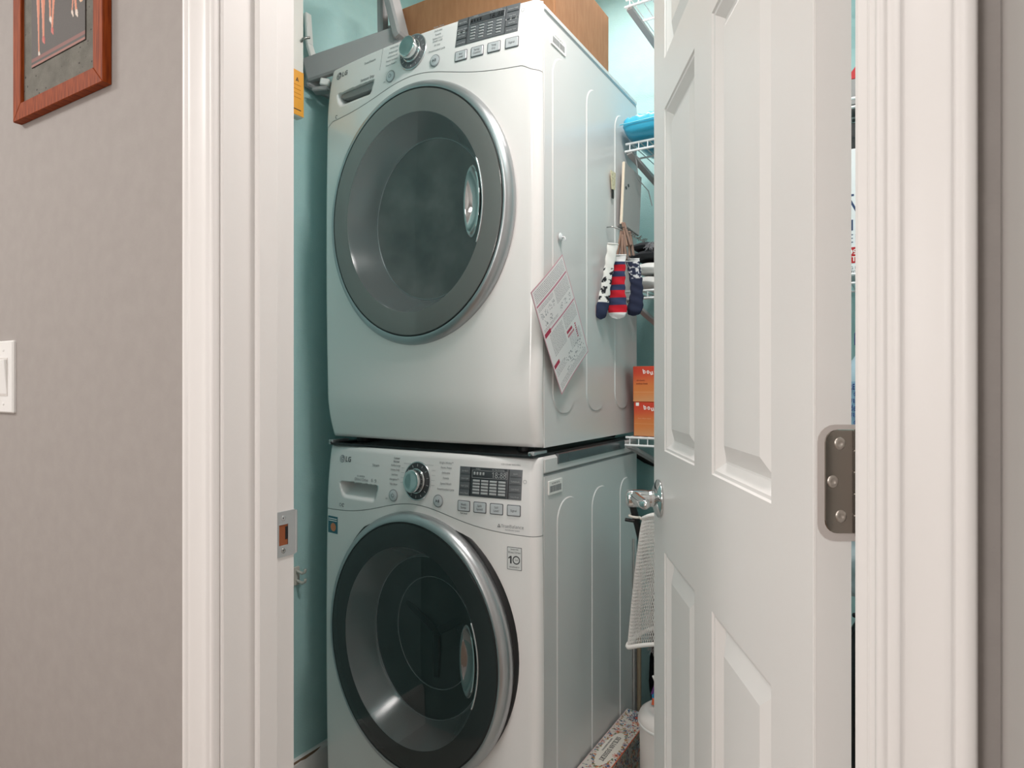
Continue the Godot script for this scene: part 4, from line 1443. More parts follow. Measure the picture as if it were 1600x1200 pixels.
	st = S()
	box(st, Vector3(-0.001, -0.030, -0.004), Vector3(0.004, 0.030, 0.010), 0.001)
	put(st, "tag_clip", M.black, tg)
	# clip hanger: bristly springs with wooden pegs
	var ch := thing("peg_cluster", "bristly wire clip with brown wooden pegs holding the socks", "peg cluster", V(-0.617, 1.548, 1.60))
	rng.seed = 31
	st = S()
	for i in 46:
		var u := i / 45.0
		var c := Vector3(-0.018 + 0.06 * u, 0.012 - 0.040 * u, 0.01 - 0.03 * u)
		var d := Vector3(rng.randf_range(-1, 1), rng.randf_range(-0.6, 1), rng.randf_range(-1, 1)).normalized()
		tube(st, [c, c + d * 0.007, c + d * 0.010 + Vector3(0.003, 0, 0)], 0.0007, 5)
	put(st, "wire_springs", mat(c8(96, 92, 88), 0.4, 0.6), ch)
	ch.get_child(0).set_meta("kind", "stuff")
	st = S()
	tube(st, [Vector3(-0.030, 0.012, 0.02), Vector3(0.0, 0.0, 0.004), Vector3(0.042, -0.028, -0.02)], 0.0016, 8)
	tube(st, [Vector3(-0.030, 0.012, 0.02), Vector3(-0.034, 0.013, 0.02), Vector3(-0.047, 0.013, 0.02)], 0.0016, 8)
	put(st, "wire_bar", M.steel, ch)
	for q in [[-0.003, -0.055, 0.010, 0.05], [-0.014, -0.040, 0.004, -0.12], [0.010, -0.044, -0.004, 0.10], [0.002, -0.020, 0.006, 0.25]]:
		for s in [-1, 1]:
			st = S()
			box(st, Vector3(q[0] + s * 0.0035, q[1] + 0.012, q[2]), Vector3(0.0055, 0.066, 0.009), 0.0015, Basis(Vector3(0, 0, 1), q[3] + s * 0.05))
			put(st, "peg", mat(c8(158, 128, 112), 0.7) if s < 0 else mat(c8(142, 116, 104), 0.7), ch)
	# socks
	var stripes := Image.create(8, 128, false, Image.FORMAT_RGB8)
	for y in 128:
		var v := y / 127.0
		var col := c8(196, 26, 44)
		for q in [[0.10, 0.145], [0.245, 0.335], [0.46, 0.545], [0.665, 0.78]]:
			if v >= q[0] and v < q[1]:
				col = c8(52, 60, 94)
		if v < 0.10 or v > 0.90:
			col = c8(238, 236, 236)
		for x in 8:
			stripes.set_pixel(x, y, col)
	sock("striped_sock", "red and navy striped sock with white cuff and toe hanging from a peg", V(-0.6317, 1.400, 1.575), 0.166, 0.043, 0.0, 0.35, stripes, 0.006)
	var wb := Image.create(32, 128, false, Image.FORMAT_RGB8)
	var fn := FastNoiseLite.new()
	fn.seed = 4
	fn.frequency = 0.075
	for y in 128:
		for x in 32:
			var col := c8(232, 230, 226)
			if y > 40 and fn.get_noise_2d(x * 1.4, y) > 0.20:
				col = c8(30, 30, 36)
			if y > 98:
				col = c8(42, 50, 76)
			wb.set_pixel(x, y, col)
	sock("patterned_sock", "white sock with black pattern and navy toe hanging left of the striped sock", V(-0.634, 1.408, 1.535), 0.195, 0.028, -0.022, 0.75, wb, 0.004)
	var nv := Image.create(32, 64, false, Image.FORMAT_RGB8)
	fn.seed = 9
	for y in 64:
		for x in 32:
			nv.set_pixel(x, y, c8(228, 228, 230) if (x < 14 and y < 22 and fn.get_noise_2d(x * 3.0, y * 3.0) > 0.12) or y < 3 else c8(36, 42, 66))
	get_node("patterned_sock").rotation.z = -0.06
	sock("navy_sock", "navy sock with a little white pattern hanging right of the striped sock", V(-0.607, 1.402, 1.615), 0.150, 0.036, 0.012, 0.2, nv, 0.010)

func sock(called: String, label: String, at: Vector3, length: float, width: float, bend: float, turn: float, im: Image, bulge: float) -> void:
	var t := thing(called, label, "sock", at, turn, "socks hanging from the pegs")
	var st := S()
	var rows := []
	for i in 41:
		var v := i / 40.0
		var y := length * (0.5 - v)
		var cx := bend * (sin(v * PI * 0.9) if bend > 0 else v)
		var wv := width * (1.0 - 0.10 * sin(v * PI) + 0.18 * smoothstep(0.5, 0.85, v))
		if v > 0.9:
			wv *= sqrt(maxf(0.0, 1.0 - pow((v - 0.9) / 0.1, 2))) * 0.9 + 0.02
		var th := 0.007 + bulge * smoothstep(0.45, 0.85, v)
		if v > 0.94:
			th *= maxf(0.05, (1.0 - v) / 0.06)
		var r := PackedVector3Array()
		for j in 25:
			var a := TAU * j / 24.0
			var w := 0.0012 * sin(v * 40.0 + a * 2.0)
			r.append(Vector3(cx + cos(a) * (wv / 2 + w), y, sin(a) * (th / 2 + w)))
		rows.append(r)
	grid(st, rows, false)
	var m := mat(Color.WHITE, 0.95)
	m.albedo_texture = ImageTexture.create_from_image(im)
	m.cull_mode = BaseMaterial3D.CULL_DISABLED
	put(st, "sock_knit", m, t)
	st = S()
	var cuff := []
	for i in 17:
		var a := TAU * i / 16.0
		cuff.append(Vector3(cos(a) * width * 0.51, length * 0.5, sin(a) * 0.004))
	cuff.pop_back()
	tube(st, cuff, 0.0016, 6, true)
	put(st, "sock_cuff", mat(im.get_pixel(3, 1), 0.95), t)

# ------------------------------------------------------------------ floor goods between washer and door
func floor_goods() -> void:
	# long carton with a floral print
	var fx := -0.625
	var fb := thing("floral_box", "long floral printed carton standing on the floor against the washer side", "box", V(fx, 0.0, 1.52))
	var st := S()
	box(st, Vector3(0, 0.1165, 0), Vector3(0.070, 0.233, 0.40), 0.0015)
	put(st, "carton", mat(c8(206, 196, 188), 0.6), fb)
	var im := floral(128, 720, true)
	var fm := mat(Color.WHITE, 0.5)
	fm.albedo_texture = ImageTexture.create_from_image(im)
	st = S()
	grid(st, [PackedVector3Array([Vector3(-0.034, 0.2334, -0.199), Vector3(0.034, 0.2334, -0.199)]), PackedVector3Array([Vector3(-0.034, 0.2334, 0.199), Vector3(0.034, 0.2334, 0.199)])], true)
	put(st, "printed_top", fm, fb)
	var fs := mat(Color.WHITE, 0.5)
	fs.albedo_texture = ImageTexture.create_from_image(floral(720, 400, false))
	st = S()
	grid(st, [PackedVector3Array([Vector3(0.0353, 0.231, 0.199), Vector3(0.0353, 0.231, -0.199)]), PackedVector3Array([Vector3(0.0353, 0.002, 0.199), Vector3(0.0353, 0.002, -0.199)])], true)
	put(st, "printed_side", fs, fb)
	st = S()
	box(st, Vector3(0.0345, 0.2325, 0), Vector3(0.0024, 0.003, 0.399), 0.0006)
	put(st, "orange_edge", mat(c8(212, 110, 74), 0.5), fb)
	st = S()
	box(st, Vector3(-0.0345, 0.2325, 0), Vector3(0.0024, 0.003, 0.399), 0.0006)
	put(st, "pink_edge", mat(c8(222, 196, 194), 0.5), fb)
	var flat := Basis(Vector3(0, 0, 1), Vector3(1, 0, 0), Vector3(0, 1, 0))
	words("SICILIAN DESSERT", 0.0125, Transform3D(flat, Vector3(0.001, 0.2337, 0.012)), M.print_black, fb, true, 0.72, true)
	words("PANETTONE TRADIZIONALE", 0.0042, Transform3D(flat, Vector3(-0.013, 0.2337, -0.002)), M.ink, fb, false, 0.8, true)
	# white bin with a coloured bottle in it
	var bn := thing("white_bin", "round white lidded container on the floor behind the door edge", "container", V(-0.462, 0.0, 1.50))
	st = S()
	lathe(st, [Vector2(0, 0), Vector2(0.070, 0), Vector2(0.074, 0.006), Vector2(0.078, 0.345), Vector2(0.081, 0.347), Vector2(0.081, 0.356), Vector2(0.077, 0.366), Vector2(0.066, 0.374), Vector2(0.058, 0.377), Vector2(0.054, 0.374), Vector2(0.0, 0.378)], 48, Vector2.ONE, Transform3D(Basis(Vector3.RIGHT, -PI / 2), Vector3.ZERO))
	put(st, "container_body", mat(c8(226, 220, 216), 0.35), bn)
	st = S()
	lathe(st, [Vector2(0.0785, 0.343), Vector2(0.082, 0.346), Vector2(0.082, 0.351), Vector2(0.079, 0.353)], 48, Vector2.ONE, Transform3D(Basis(Vector3.RIGHT, -PI / 2), Vector3.ZERO))
	put(st, "rim", M.white_plastic, bn)
	var fl := thing("wipes_packet", "blue, orange and purple plastic packet sticking up from the white container", "packet", V(-0.497, 0.379, 1.50))
	st = S()
	extrude(st, PackedVector2Array([Vector2(-0.014, 0.0), Vector2(0.03, -0.0), Vector2(0.03, 0.055), Vector2(0.0, 0.050), Vector2(-0.016, 0.028)]), -0.008, 0.008, Transform3D.IDENTITY, 0.003)
	put(st, "blue_film", mat(c8(28, 120, 168), 0.25), fl)
	st = S()
	extrude(st, PackedVector2Array([Vector2(-0.015, 0.0), Vector2(0.03, 0.0), Vector2(0.03, 0.010), Vector2(-0.013, 0.018)]), -0.0085, 0.0095, Transform3D.IDENTITY, 0.002)
	put(st, "orange_film", mat(c8(214, 96, 58), 0.3), fl)
	st = S()
	extrude(st, PackedVector2Array([Vector2(-0.017, 0.024), Vector2(-0.010, 0.028), Vector2(-0.004, 0.052), Vector2(-0.010, 0.046)]), -0.0085, 0.0095, Transform3D.IDENTITY, 0.001)
	put(st, "purple_film", mat(c8(92, 40, 110), 0.3), fl)
	st = S()
	tube(st, [Vector3(0.004, 0.048, 0.002), Vector3(-0.004, 0.060, 0.004), Vector3(-0.012, 0.066, 0.002), Vector3(-0.008, 0.056, 0.0)], 0.0035, 8)
	put(st, "white_tab", M.white_plastic, fl)
	# broom handle with a hanging loop
	var br := thing("black_broom", "black broom handle leaning beside the washer with a pale strap near its end", "broom", V(-0.46, 0.0, 1.66))
	var top := Vector3(-0.103, 0.853, 0.16)
	var low := Vector3(0.035, 0.02, -0.06)
	var hp := []
	for i in 9:
		hp.append(top.lerp(low, i / 8.0))
	st = S()
	var rad := [0.0085, 0.0095, 0.0095, 0.0095, 0.0095, 0.0095, 0.0095, 0.0095, 0.0095]
	tube(st, hp, rad, 16)
	put(st, "handle", M.black, br)
	st = S()
	tube(st, [top + Vector3(0, 0.003, 0), top + Vector3(0.0006, -0.006, 0.0)], [0.0080, 0.0104], 14)
	put(st, "end_cap", mat(c8(40, 40, 42), 0.25), br)
	st = S()
	tube(st, [top + Vector3(-0.017, -0.038, 0.004), top + Vector3(0.006, -0.040, 0.0)], 0.0042, 10)
	put(st, "side_peg", M.black, br)
	st = S()
	var sl := []
	for i in 13:
		var a := lerpf(PI * 0.75, PI * 2.0, i / 12.0)
		sl.append(top + Vector3(0.006 + cos(a) * 0.0125, -0.030 + 0.003 * sin(a * 0.5), sin(a) * -0.0125))
	sl.append(top + Vector3(0.030, -0.034, 0.004))
	sl.append(top + Vector3(0.042, -0.036, 0.006))
	tube(st, sl, 0.0032, 8)
	put(st, "strap", mat(c8(224, 216, 206), 0.7), br)
	# mesh laundry bag
	mesh_bag()
	# grey duster with soft bristles
	var du := thing("bristle_duster", "grey bristle duster hanging head down under the mesh bag", "duster", V(-0.517, 0.47, 1.56))
	st = S()
	rng.seed = 77
	for i in 260:
		var a := rng.randf() * TAU
		var h := rng.randf_range(0.03, 0.11)
		var d := Vector3(cos(a), rng.randf_range(-0.9, -0.1), sin(a)).normalized()
		var p := Vector3(0, h, 0)
		tube(st, [p, p + d * 0.018, p + d * 0.030 + Vector3(0, -0.006, 0)], 0.0007, 5)
	var bz := put(st, "bristles", mat(c8(150, 142, 140), 0.8), du)
	bz.set_meta("kind", "stuff")
	st = S()
	tube(st, [Vector3(0.0, 0.02, 0), Vector3(0, 0.16, 0), Vector3(0.015, 0.30, 0.0)], 0.005, 10)
	put(st, "stem", M.black, du)
	# pale slim stick behind the washer's corner
	var sk := S()
	tube(sk, [Vector3(0, 0.0, 0), Vector3(0, 0.3, 0), Vector3(0, 0.62, 0)], 0.0065, 10)
	var s2 := put(sk, "wooden_stick", mat(c8(132, 118, 98), 0.7))
	s2.position = V(-0.655, 0.0, 1.80)
	tag(s2, "slim tan stick standing behind the back corner of the washer", "stick")
	sk = S()
	tube(sk, [Vector3(0, 0, 0), Vector3(0, 0.4, 0), Vector3(0, 0.7, 0)], 0.003, 8)
	s2 = put(sk, "metal_rod", mat(c8(190, 188, 186), 0.3, 0.5))
	s2.position = V(-0.6615, 0.0, 1.775)
	tag(s2, "thin pale metal rod standing beside the tan stick behind the washer", "rod")
	# black bag of rubbish sacks further right
	bag("black_bag", "big black plastic bag standing on the floor in the dark below the shelves", V(-0.515, 0.0, 1.875), Vector3(0.25, 0.66, 0.15), mat(c8(16, 16, 18), 0.35), 3)
	bag("black_bag", "black plastic bag on the floor seen through the bottom of the hinge gap", V(-0.06, 0.0, 1.66), Vector3(0.19, 0.63, 0.16), mat(c8(14, 14, 16), 0.3), 8)
	bag("white_bag", "crumpled white plastic bag hanging below the hinge, seen through the gap", V(-0.07, 0.655, 1.70), Vector3(0.16, 0.24, 0.10), mat(c8(206, 216, 222), 0.25), 5)

func bag(called: String, label: String, at: Vector3, size: Vector3, m: Material, sd: int) -> void:
	var t := thing(called, label, "bag", at)
	var fn := FastNoiseLite.new()
	fn.seed = sd
	fn.frequency = 6.0
	var st := S()
	var rows := []
	for i in 31:
		var v := i / 30.0
		var r := PackedVector3Array()
		var w := pow(sin(clampf(v * 0.93 + 0.02, 0, 1) * PI), 0.35)
		if v > 0.8:
			w *= lerpf(1.0, 0.35, (v - 0.8) / 0.2)
		for j in 41:
			var a := TAU * j / 40.0
			var k := 1.0 + 0.30 * fn.get_noise_3d(cos(a) * 0.3, v * 0.5, sin(a) * 0.3)
			r.append(Vector3(cos(a) * size.x / 2 * w * minf(k, 1.1), v * size.y, sin(a) * size.z / 2 * w * minf(k, 1.1)))
		rows.append(r)
	grid(st, rows, true)
	put(st, "plastic_sack", m, t)
	st = S()
	tube(st, [Vector3(-size.x * 0.16, size.y * 0.985, 0), Vector3(0, size.y * 1.01, size.z * 0.12), Vector3(size.x * 0.16, size.y * 0.985, 0), Vector3(0, size.y * 0.975, -size.z * 0.12)], 0.006, 8, true)
	put(st, "gathered_neck", m, t)

func mesh_bag() -> void:
	var t := thing("mesh_bag", "white mesh laundry bag hanging from the strap on the black broom", "laundry bag", V(-0.485, 0.52, 1.45))
	# a flattened hanging bag: narrow at the top, wide and open at the hem
	var centre := func(u: float, v: float) -> Vector3:
		var half := lerpf(0.040, 0.066, pow(v, 0.7))
		var x := 0.006 - 0.010 * v + u * half
		var y := 0.325 - 0.012 * u * u - 0.300 * v + 0.026 * (u + 1.0) * v
		return Vector3(x, y, 0.0)
	var shell := func(j: float, v: float) -> Vector3:
		# j runs round the bag, 0..1
		var a := j * TAU
		var c: Vector3 = centre.call(cos(a), v)
		var fold := 0.006 * sin(a * 3.0 + v * 5.0) * v
		return c + Vector3(fold * 0.4, -0.016 * maxf(0.0, sin(a)) * v, sin(a) * (0.012 + 0.026 * v) + fold)
	var st := S()
	var n := 84
	# two families of threads that wind round the bag, crossing in diamonds
	for k in n:
		for s in [-1.0, 1.0]:
			var pts := []
			for i in 15:
				var v := i / 14.0
				pts.append(shell.call(fposmod(float(k) / n + s * v * 0.22, 1.0), v))
			tube(st, pts, 0.00062, 4)
	var w := put(st, "mesh_threads", mat(c8(232, 228, 224), 0.8), t)
	w.set_meta("kind", "stuff")
	st = S()
	var hem := []
	for i in 48:
		hem.append(shell.call(i / 48.0, 1.0))
	tube(st, hem, 0.0048, 8, true)
	put(st, "hem", mat(c8(236, 232, 228), 0.8), t)
	st = S()
	var neck := []
	for i in 24:
		neck.append(shell.call(i / 24.0, 0.0))
	tube(st, neck, 0.004, 8, true)
	put(st, "neck", mat(c8(232, 228, 224), 0.8), t)
	for q in [[0.06, 0.20]]:
		st = S()
		var pts := []
		for i in 21:
			var v := i / 20.0
			pts.append(shell.call(fposmod(lerpf(q[0], q[1], v), 1.0), 0.05 + v * 0.9) + Vector3(0, 0, 0.004))
		tube(st, pts, 0.0034, 8)
		put(st, "band", mat(c8(236, 232, 228), 0.8), t)

func floral(w: int, h: int, with_label: bool) -> Image:
	var im := Image.create(w, h, false, Image.FORMAT_RGB8)
	im.fill(c8(212, 206, 198) if with_label else c8(196, 188, 178))
	rng.seed = 99 if with_label else 98
	var cols := [c8(52, 74, 112), c8(70, 110, 150), c8(184, 66, 44), c8(206, 122, 78), c8(150, 128, 70), c8(110, 128, 92), c8(196, 156, 150), c8(44, 48, 70)]
	var blob := func(cx: float, cy: float, rx: float, ry: float, ang: float, col: Color) -> void:
		var R := int(maxf(rx, ry)) + 1
		for y in range(maxi(0, int(cy) - R), mini(h, int(cy) + R + 1)):
			for x in range(maxi(0, int(cx) - R), mini(w, int(cx) + R + 1)):
				var d := Vector2(x - cx, y - cy).rotated(-ang)
				if (d.x / rx) * (d.x / rx) + (d.y / ry) * (d.y / ry) < 1.0:
					im.set_pixel(x, y, col)
	var flower := func(cx: float, cy: float, r: float, c1: Color, c2: Color, n: int) -> void:
		for k in n:
			var a := TAU * k / n
			blob.call(cx + cos(a) * r * 0.62, cy + sin(a) * r * 0.62, r * 0.34, r * 0.13, a, c1)
			blob.call(cx + cos(a) * r * 0.62, cy + sin(a) * r * 0.62, r * 0.20, r * 0.06, a, c8(232, 228, 220))
		blob.call(cx, cy, r * 0.24, r * 0.24, 0.0, c2)
	for i in int(w * h / 150.0):
		var r := rng.randf_range(3, 9)
		blob.call(rng.randf() * w, rng.randf() * h, r, r * 0.45, rng.randf() * TAU, cols[rng.randi() % cols.size()])
	for i in int(w * h / 3000.0):
		flower.call(rng.randf() * w, rng.randf() * h, rng.randf_range(12, 24), cols[rng.randi() % 4], cols[2 + rng.randi() % 3], 9)
	if with_label:
		flower.call(w * 0.60, 62, 46, c8(48, 58, 92), c8(186, 62, 44), 14)
		flower.call(w * 0.42, h - 66, 46, c8(54, 88, 120), c8(190, 70, 60), 14)
		blob.call(w * 0.5, h * 0.5 + 22, w * 0.34, 150, 0.0, c8(228, 222, 212))
		for k in 26:
			var a := TAU * k / 26.0
			blob.call(w * 0.5 + cos(a) * w * 0.38, h * 0.5 + 22 + sin(a) * 158, 9, 4, a + 0.6, cols[[4, 3, 5, 4, 6][k % 5]])
		flower.call(w * 0.86, h * 0.5 + 60, 20, c8(200, 84, 52), c8(170, 50, 40), 8)
		flower.call(w * 0.88, h * 0.5 - 40, 14, c8(50, 62, 110), c8(40, 48, 90), 6)
		flower.call(w * 0.85, h * 0.5 + 150, 14, c8(50, 62, 120), c8(40, 48, 90), 6)
	return im

# ------------------------------------------------------------------ left of and above the machines
func left_side_goods() -> void:
	# cardboard box on the dryer
	var cb := thing("cardboard_box", "brown cardboard box lying on top of the dryer", "box", V(-0.94, 1.9845, 1.515))
	var st := S()
	box(st, Vector3(-0.012, 0.0955, 0), Vector3(0.504, 0.190, 0.33), 0.002)
	put(st, "carton", M.cardboard, cb)
	st = S()
	box(st, Vector3(-0.02, 0.044, 0.1655), Vector3(0.436, 0.0012, 0.0014), 0.0)
	put(st, "flap_crease", mat(c8(120, 82, 56), 0.9), cb)
	st = S()
	extrude(st, PackedVector2Array([Vector2(-0.264, 0.0), Vector2(0.24, 0.0), Vector2(0.24, 0.040), Vector2(0.06, 0.043), Vector2(-0.264, 0.041)]), 0.164, 0.168, Transform3D.IDENTITY, 0.001)
	put(st, "bottom_flap", M.cardboard, cb)
	st = S()
	box(st, Vector3(0.2405, 0.0955, 0.155), Vector3(0.002, 0.18, 0.012), 0.0006)
	put(st, "corner_flap", M.cardboard, cb)
	# grey plastic frame leaning between the wall and the dryer
	var gp := thing("plastic_frame", "grey moulded plastic frame propped between the teal wall and the dryer top", "plastic frame", V(-1.28, 1.92, 1.27))
	var bar := func(a: Vector3, b: Vector3, hgt: float, thick: float, called: String, m: Material) -> void:
		var d := (b - a).normalized()
		var sd := d.cross(Vector3.UP).normalized() if absf(d.y) < 0.9 else d.cross(Vector3(0, 0, 1)).normalized()
		var up := sd.cross(d).normalized()
		var s := S()
		box(s, (a + b) / 2, Vector3(a.distance_to(b), hgt, thick), minf(hgt, thick) * 0.22, Basis(d, up, d.cross(up)))
		put(s, called, m, gp)
	bar.call(Vector3(-0.108, 0.080, 0.062), Vector3(0.145, 0.150, -0.045), 0.066, 0.022, "front_beam", M.grey_plastic)
	bar.call(Vector3(-0.108, 0.062, 0.060), Vector3(-0.075, 0.040, -0.12), 0.045, 0.022, "side_beam", M.grey_plastic)
	bar.call(Vector3(-0.09, 0.026, 0.05), Vector3(-0.050, 0.028, 0.03), 0.012, 0.03, "under_rib", M.grey_plastic)
	bar.call(Vector3(-0.070, 0.050, 0.045), Vector3(-0.050, 0.046, 0.03), 0.020, 0.012, "white_clip", M.white_plastic)
	# upright on the right, a U-section with two flanges
	bar.call(Vector3(0.075, 0.150, -0.045), Vector3(0.035, 0.345, -0.085), 0.030, 0.020, "upright", M.grey_plastic)
	bar.call(Vector3(0.150, 0.140, -0.035), Vector3(0.072, 0.345, -0.060), 0.048, 0.026, "upright_flange", M.grey_plastic)
	bar.call(Vector3(0.060, 0.165, -0.070), Vector3(0.105, 0.165, -0.075), 0.100, 0.006, "web", mat(c8(172, 174, 175), 0.5))
	bar.call(Vector3(0.092, 0.150, -0.052), Vector3(0.094, 0.162, -0.052), 0.005, 0.008, "slot", M.dark_metal)
	# white lining at the left, bent at its foot
	bar.call(Vector3(-0.108, 0.240, 0.055), Vector3(-0.100, 0.150, 0.055), 0.020, 0.012, "white_lining", M.white_plastic)
	bar.call(Vector3(-0.101, 0.152, 0.055), Vector3(-0.086, 0.108, 0.052), 0.020, 0.012, "white_lining", M.white_plastic)
	# narrow white slab with an orange label, hung on the closet's left wall
	var sl := thing("white_slab", "narrow white board with an orange lower label hanging just inside the left jamb", "board", V(-1.3585, 1.8465, 1.115))
	st = S()
	box(st, Vector3(0, 0.32, 0), Vector3(0.026, 0.64, 0.100), 0.002)
	put(st, "board", mat(c8(226, 224, 218), 0.5), sl)
	st = S()
	box(st, Vector3(0.0135, 0.060, 0), Vector3(0.0012, 0.116, 0.098), 0.0)
	put(st, "orange_label", mat(c8(246, 172, 62), 0.5), sl)
	var sb := Basis(Vector3(0, 0, -1), Vector3.UP, Vector3(1, 0, 0))
	words("A", 0.010, Transform3D(sb, Vector3(0.0143, 0.094, -0.028)), M.print_black, sl, true)
	for i in 4:
		st = S()
		box(st, Vector3(0.0143, 0.080 - i * 0.011, -0.012), Vector3(0.0004, 0.0016, 0.055), 0.0)
		put(st, "print_line", mat(c8(216, 140, 40), 0.6), sl)
	st = S()
	box(st, Vector3(0.0143, 0.016, -0.028), Vector3(0.0004, 0.0022, 0.024), 0.0)
	put(st, "print_line", M.print_black, sl)
	st = S()
	tube(st, [Vector3(0.008, 0.196, -0.040), Vector3(0.019, 0.204, -0.042), Vector3(0.026, 0.206, -0.044), Vector3(0.028, 0.212, -0.056)], 0.0035, 8)
	put(st, "wire_hook", M.steel, sl)
	# small wall hook lower down
	var hk := thing("wall_hook", "small white two-armed hook on the teal wall below the strike plate", "hook", V(-1.399, 0.630, 1.185))
	st = S()
	extrude(st, round_rect(0.020, 0.050, 0.004), 0, 0.004, Transform3D(sb, Vector3.ZERO), 0.001)
	put(st, "hook_plate", mat(c8(196, 194, 186), 0.4), hk)
	for y in [0.014, -0.012]:
		st = S()
		tube(st, [Vector3(0.003, y, 0), Vector3(0.020, y - 0.006, -0.004), Vector3(0.028, y - 0.002, -0.006), Vector3(0.030, y + 0.006, -0.006)], 0.004, 8)
		put(st, "hook_arm", mat(c8(190, 188, 180), 0.35), hk)

# ------------------------------------------------------------------ on the hall wall
func picture() -> void:
	var x0 := -1.305
	var x1 := -1.013
	var y0 := 1.597
	var y1 := 1.957
	var t := thing("framed_picture", "reddish wood framed painting of bare legs hanging on the grey hall wall", "picture", V((x0 + x1) / 2, y0, 0.515))
	var w := x1 - x0
	var h := y1 - y0
	var fw := 0.028
	var d := 0.0135
	for q in [[0.0, fw / 2, w, fw, true], [0.0, h - fw / 2, w, fw, true]]:
		var st := S()
		extrude(st, PackedVector2Array([Vector2(-w / 2, q[1] - fw / 2), Vector2(w / 2, q[1] - fw / 2), Vector2(w / 2 - (fw if q[1] > h / 2 else 0.0), q[1] + fw / 2), Vector2(-w / 2 + (fw if q[1] > h / 2 else 0.0), q[1] + fw / 2)]) if false else mitre(w, fw, q[1] > h / 2, h), 0.0008, d, Transform3D.IDENTITY, 0.0012)
		put(st, "frame_rail", M.wood, t)
	for s in [-1.0, 1.0]:
		var st := S()
		extrude(st, PackedVector2Array([Vector2(s * w / 2, 0), Vector2(s * w / 2, h), Vector2(s * (w / 2 - fw), h - fw), Vector2(s * (w / 2 - fw), fw)]), 0.0008, d, Transform3D.IDENTITY, 0.0012)
		put(st, "frame_stile", M.wood_upright, t)
	# speckled mat board
	var mm := mat(Color.WHITE, 0.8)
	var mi := Image.create(256, 384, false, Image.FORMAT_RGB8)
	rng.seed = 41
	var fn := FastNoiseLite.new()
	fn.frequency = 0.02
	for y in 384:
		for x in 256:
			var k := 0.5 + 0.5 * fn.get_noise_2d(x, y)
			var c := c8(96, 94, 86).lerp(c8(132, 130, 120), k)
			c = c.darkened(rng.randf() * 0.10)
			mi.set_pixel(x, y, c)
	for i in 150:
		mi.fill_rect(Rect2i(rng.randi_range(0, 250), rng.randi_range(0, 380), rng.randi_range(1, 4), rng.randi_range(1, 4)), c8(52, 50, 46))
	mm.albedo_texture = ImageTexture.create_from_image(mi)
	var b := S()
	var q := [-(w / 2 - fw) - 0.002, w / 2 - fw + 0.002, fw - 0.002, h - fw + 0.002]
	grid(b, [PackedVector3Array([Vector3(q[0], q[3], 0.008), Vector3(q[1], q[3], 0.008)]), PackedVector3Array([Vector3(q[0], q[2], 0.008), Vector3(q[1], q[2], 0.008)])], true)
	put(b, "mat_board", mm, t)
	# the print: dark ground, walking legs
	var iw := 180
	var ih := 190
	var im := Image.create(iw, ih, false, Image.FORMAT_RGB8)
	for y in ih:
		for x in iw:
			im.set_pixel(x, y, c8(70, 62, 56).darkened(0.12 * rng.randf()))
	var limb := func(a: Vector2, c: Vector2, r0: float, r1: float, col: Color) -> void:
		for i in 41:
			var u := i / 40.0
			var p := a.lerp(c, u)
			var r := lerpf(r0, r1, u) * (1.0 + 0.18 * sin(u * PI * 2.0))
			for yy in range(int(p.y - r), int(p.y + r) + 1):
				for xx in range(int(p.x - r), int(p.x + r) + 1):
					if xx >= 0 and yy >= 0 and xx < iw and yy < ih and Vector2(xx, yy).distance_to(p) < r:
						im.set_pixel(xx, yy, col.lightened(0.18) if xx < p.x - r * 0.3 else col)
	var skin := c8(206, 122, 88)
	for f in [[22, 26, 90, 296, 6.0], [40, 42, 80, 262, 9.0], [62, 66, 84, 216, 7.0], [84, 72, 60, 250, 8.0], [112, 124, 70, 100, 6.0], [134, 152, 60, 240, 8.0], [150, 138, 120, 232, 5.0]]:
		var ya: float = f[2] * 0.58
		var yb: float = f[3] * 0.58
		limb.call(Vector2(f[0], ya), Vector2(f[1], yb), f[4] * 0.9, f[4] * 0.42, skin)
		limb.call(Vector2(f[1], yb), Vector2(f[1] + 4, yb + 8), f[4] * 0.5, 2.0, c8(214, 196, 180) if int(f[0]) % 4 == 2 else c8(186, 70, 56))
	limb.call(Vector2(36, 14), Vector2(44, 46), 15, 19, c8(224, 152, 70))
	limb.call(Vector2(24, 50), Vector2(22, 74), 8, 7, c8(146, 170, 190))
	limb.call(Vector2(62, 46), Vector2(66, 58), 8, 7, c8(160, 182, 198))
	limb.call(Vector2(90, 12), Vector2(92, 36), 15, 13, c8(196, 92, 70))
	limb.call(Vector2(140, 10), Vector2(138, 34), 14, 15, c8(120, 92, 74))
	limb.call(Vector2(166, 20), Vector2(168, 122), 9, 7, c8(214, 170, 130))
	for i in 26:
		limb.call(Vector2(110 + rng.randf_range(-7, 7), 56 + i * 1.7), Vector2(112 + rng.randf_range(-7, 7), 58 + i * 1.7), 2.0, 1.5, c8(206, 204, 170) if i % 3 else c8(96, 124, 84))
	im.fill_rect(Rect2i(0, ih - 14, iw, 6), c8(124, 74, 66))
	im.fill_rect(Rect2i(0, ih - 4, iw, 4), c8(150, 96, 84))
	var pm := mat(Color.WHITE, 0.6)
	pm.albedo_texture = ImageTexture.create_from_image(im)
	var pr := S()
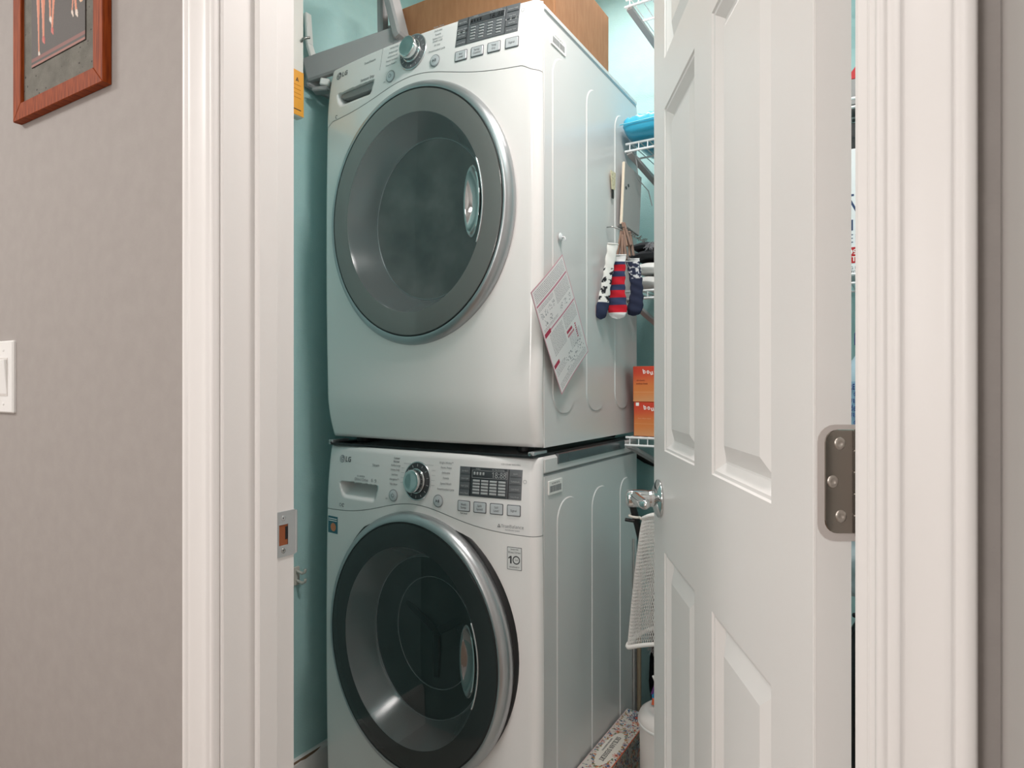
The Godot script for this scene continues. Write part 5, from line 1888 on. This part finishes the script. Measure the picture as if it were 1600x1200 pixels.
	box_between(pr, Vector3(-0.088, 0.080, 0.008), Vector3(0.088, 0.27, 0.0092), 0.0)
	put(pr, "print_sheet", mat(c8(60, 52, 46), 0.7), t)
	pr = S()
	grid(pr, [PackedVector3Array([Vector3(-0.0875, 0.2695, 0.0095), Vector3(0.0875, 0.2695, 0.0095)]), PackedVector3Array([Vector3(-0.0875, 0.0805, 0.0095), Vector3(0.0875, 0.0805, 0.0095)])], true)
	put(pr, "painting", pm, t)
	var bk := S()
	box_between(bk, Vector3(-w / 2 + 0.004, 0.004, 0.0004), Vector3(w / 2 - 0.004, h - 0.004, 0.006), 0.0)
	put(bk, "backing", mat(c8(120, 96, 72), 0.9), t)

func mitre(w: float, fw: float, upper: bool, h: float) -> PackedVector2Array:
	if upper:
		return PackedVector2Array([Vector2(-w / 2, h), Vector2(w / 2, h), Vector2(w / 2 - fw, h - fw), Vector2(-w / 2 + fw, h - fw)])
	return PackedVector2Array([Vector2(-w / 2, 0), Vector2(w / 2, 0), Vector2(w / 2 - fw, fw), Vector2(-w / 2 + fw, fw)])

func light_switch() -> void:
	var t := thing("light_switch", "white double light switch plate cut by the left picture edge", "light switch", V(-1.386, 1.1605, 0.515))
	var st := S()
	extrude(st, round_rect(0.116, 0.128, 0.003), 0, 0.0055, Transform3D.IDENTITY, 0.0025)
	put(st, "plate", M.white_plastic, t)
	for x in [-0.023, 0.023]:
		st = S()
		extrude(st, round_rect(0.034, 0.068, 0.001), 0.004, 0.0062, Transform3D(Basis.IDENTITY, Vector3(x, 0, 0)), 0.0004)
		put(st, "switch_frame", mat(c8(210, 206, 202), 0.4), t)
		st = S()
		box(st, Vector3(x, 0, 0.0062), Vector3(0.030, 0.062, 0.005), 0.001, Basis(Vector3.RIGHT, 0.07))
		put(st, "rocker", M.white_plastic, t)
		for y in [0.0475, -0.0475]:
			st = S()
			lathe(st, [Vector2(0.003, 0.005), Vector2(0.0027, 0.0062), Vector2(0.0, 0.0064)], 14, Vector2.ONE, Transform3D(Basis.IDENTITY, Vector3(x, y, 0)))
			put(st, "screw", M.white_plastic, t)
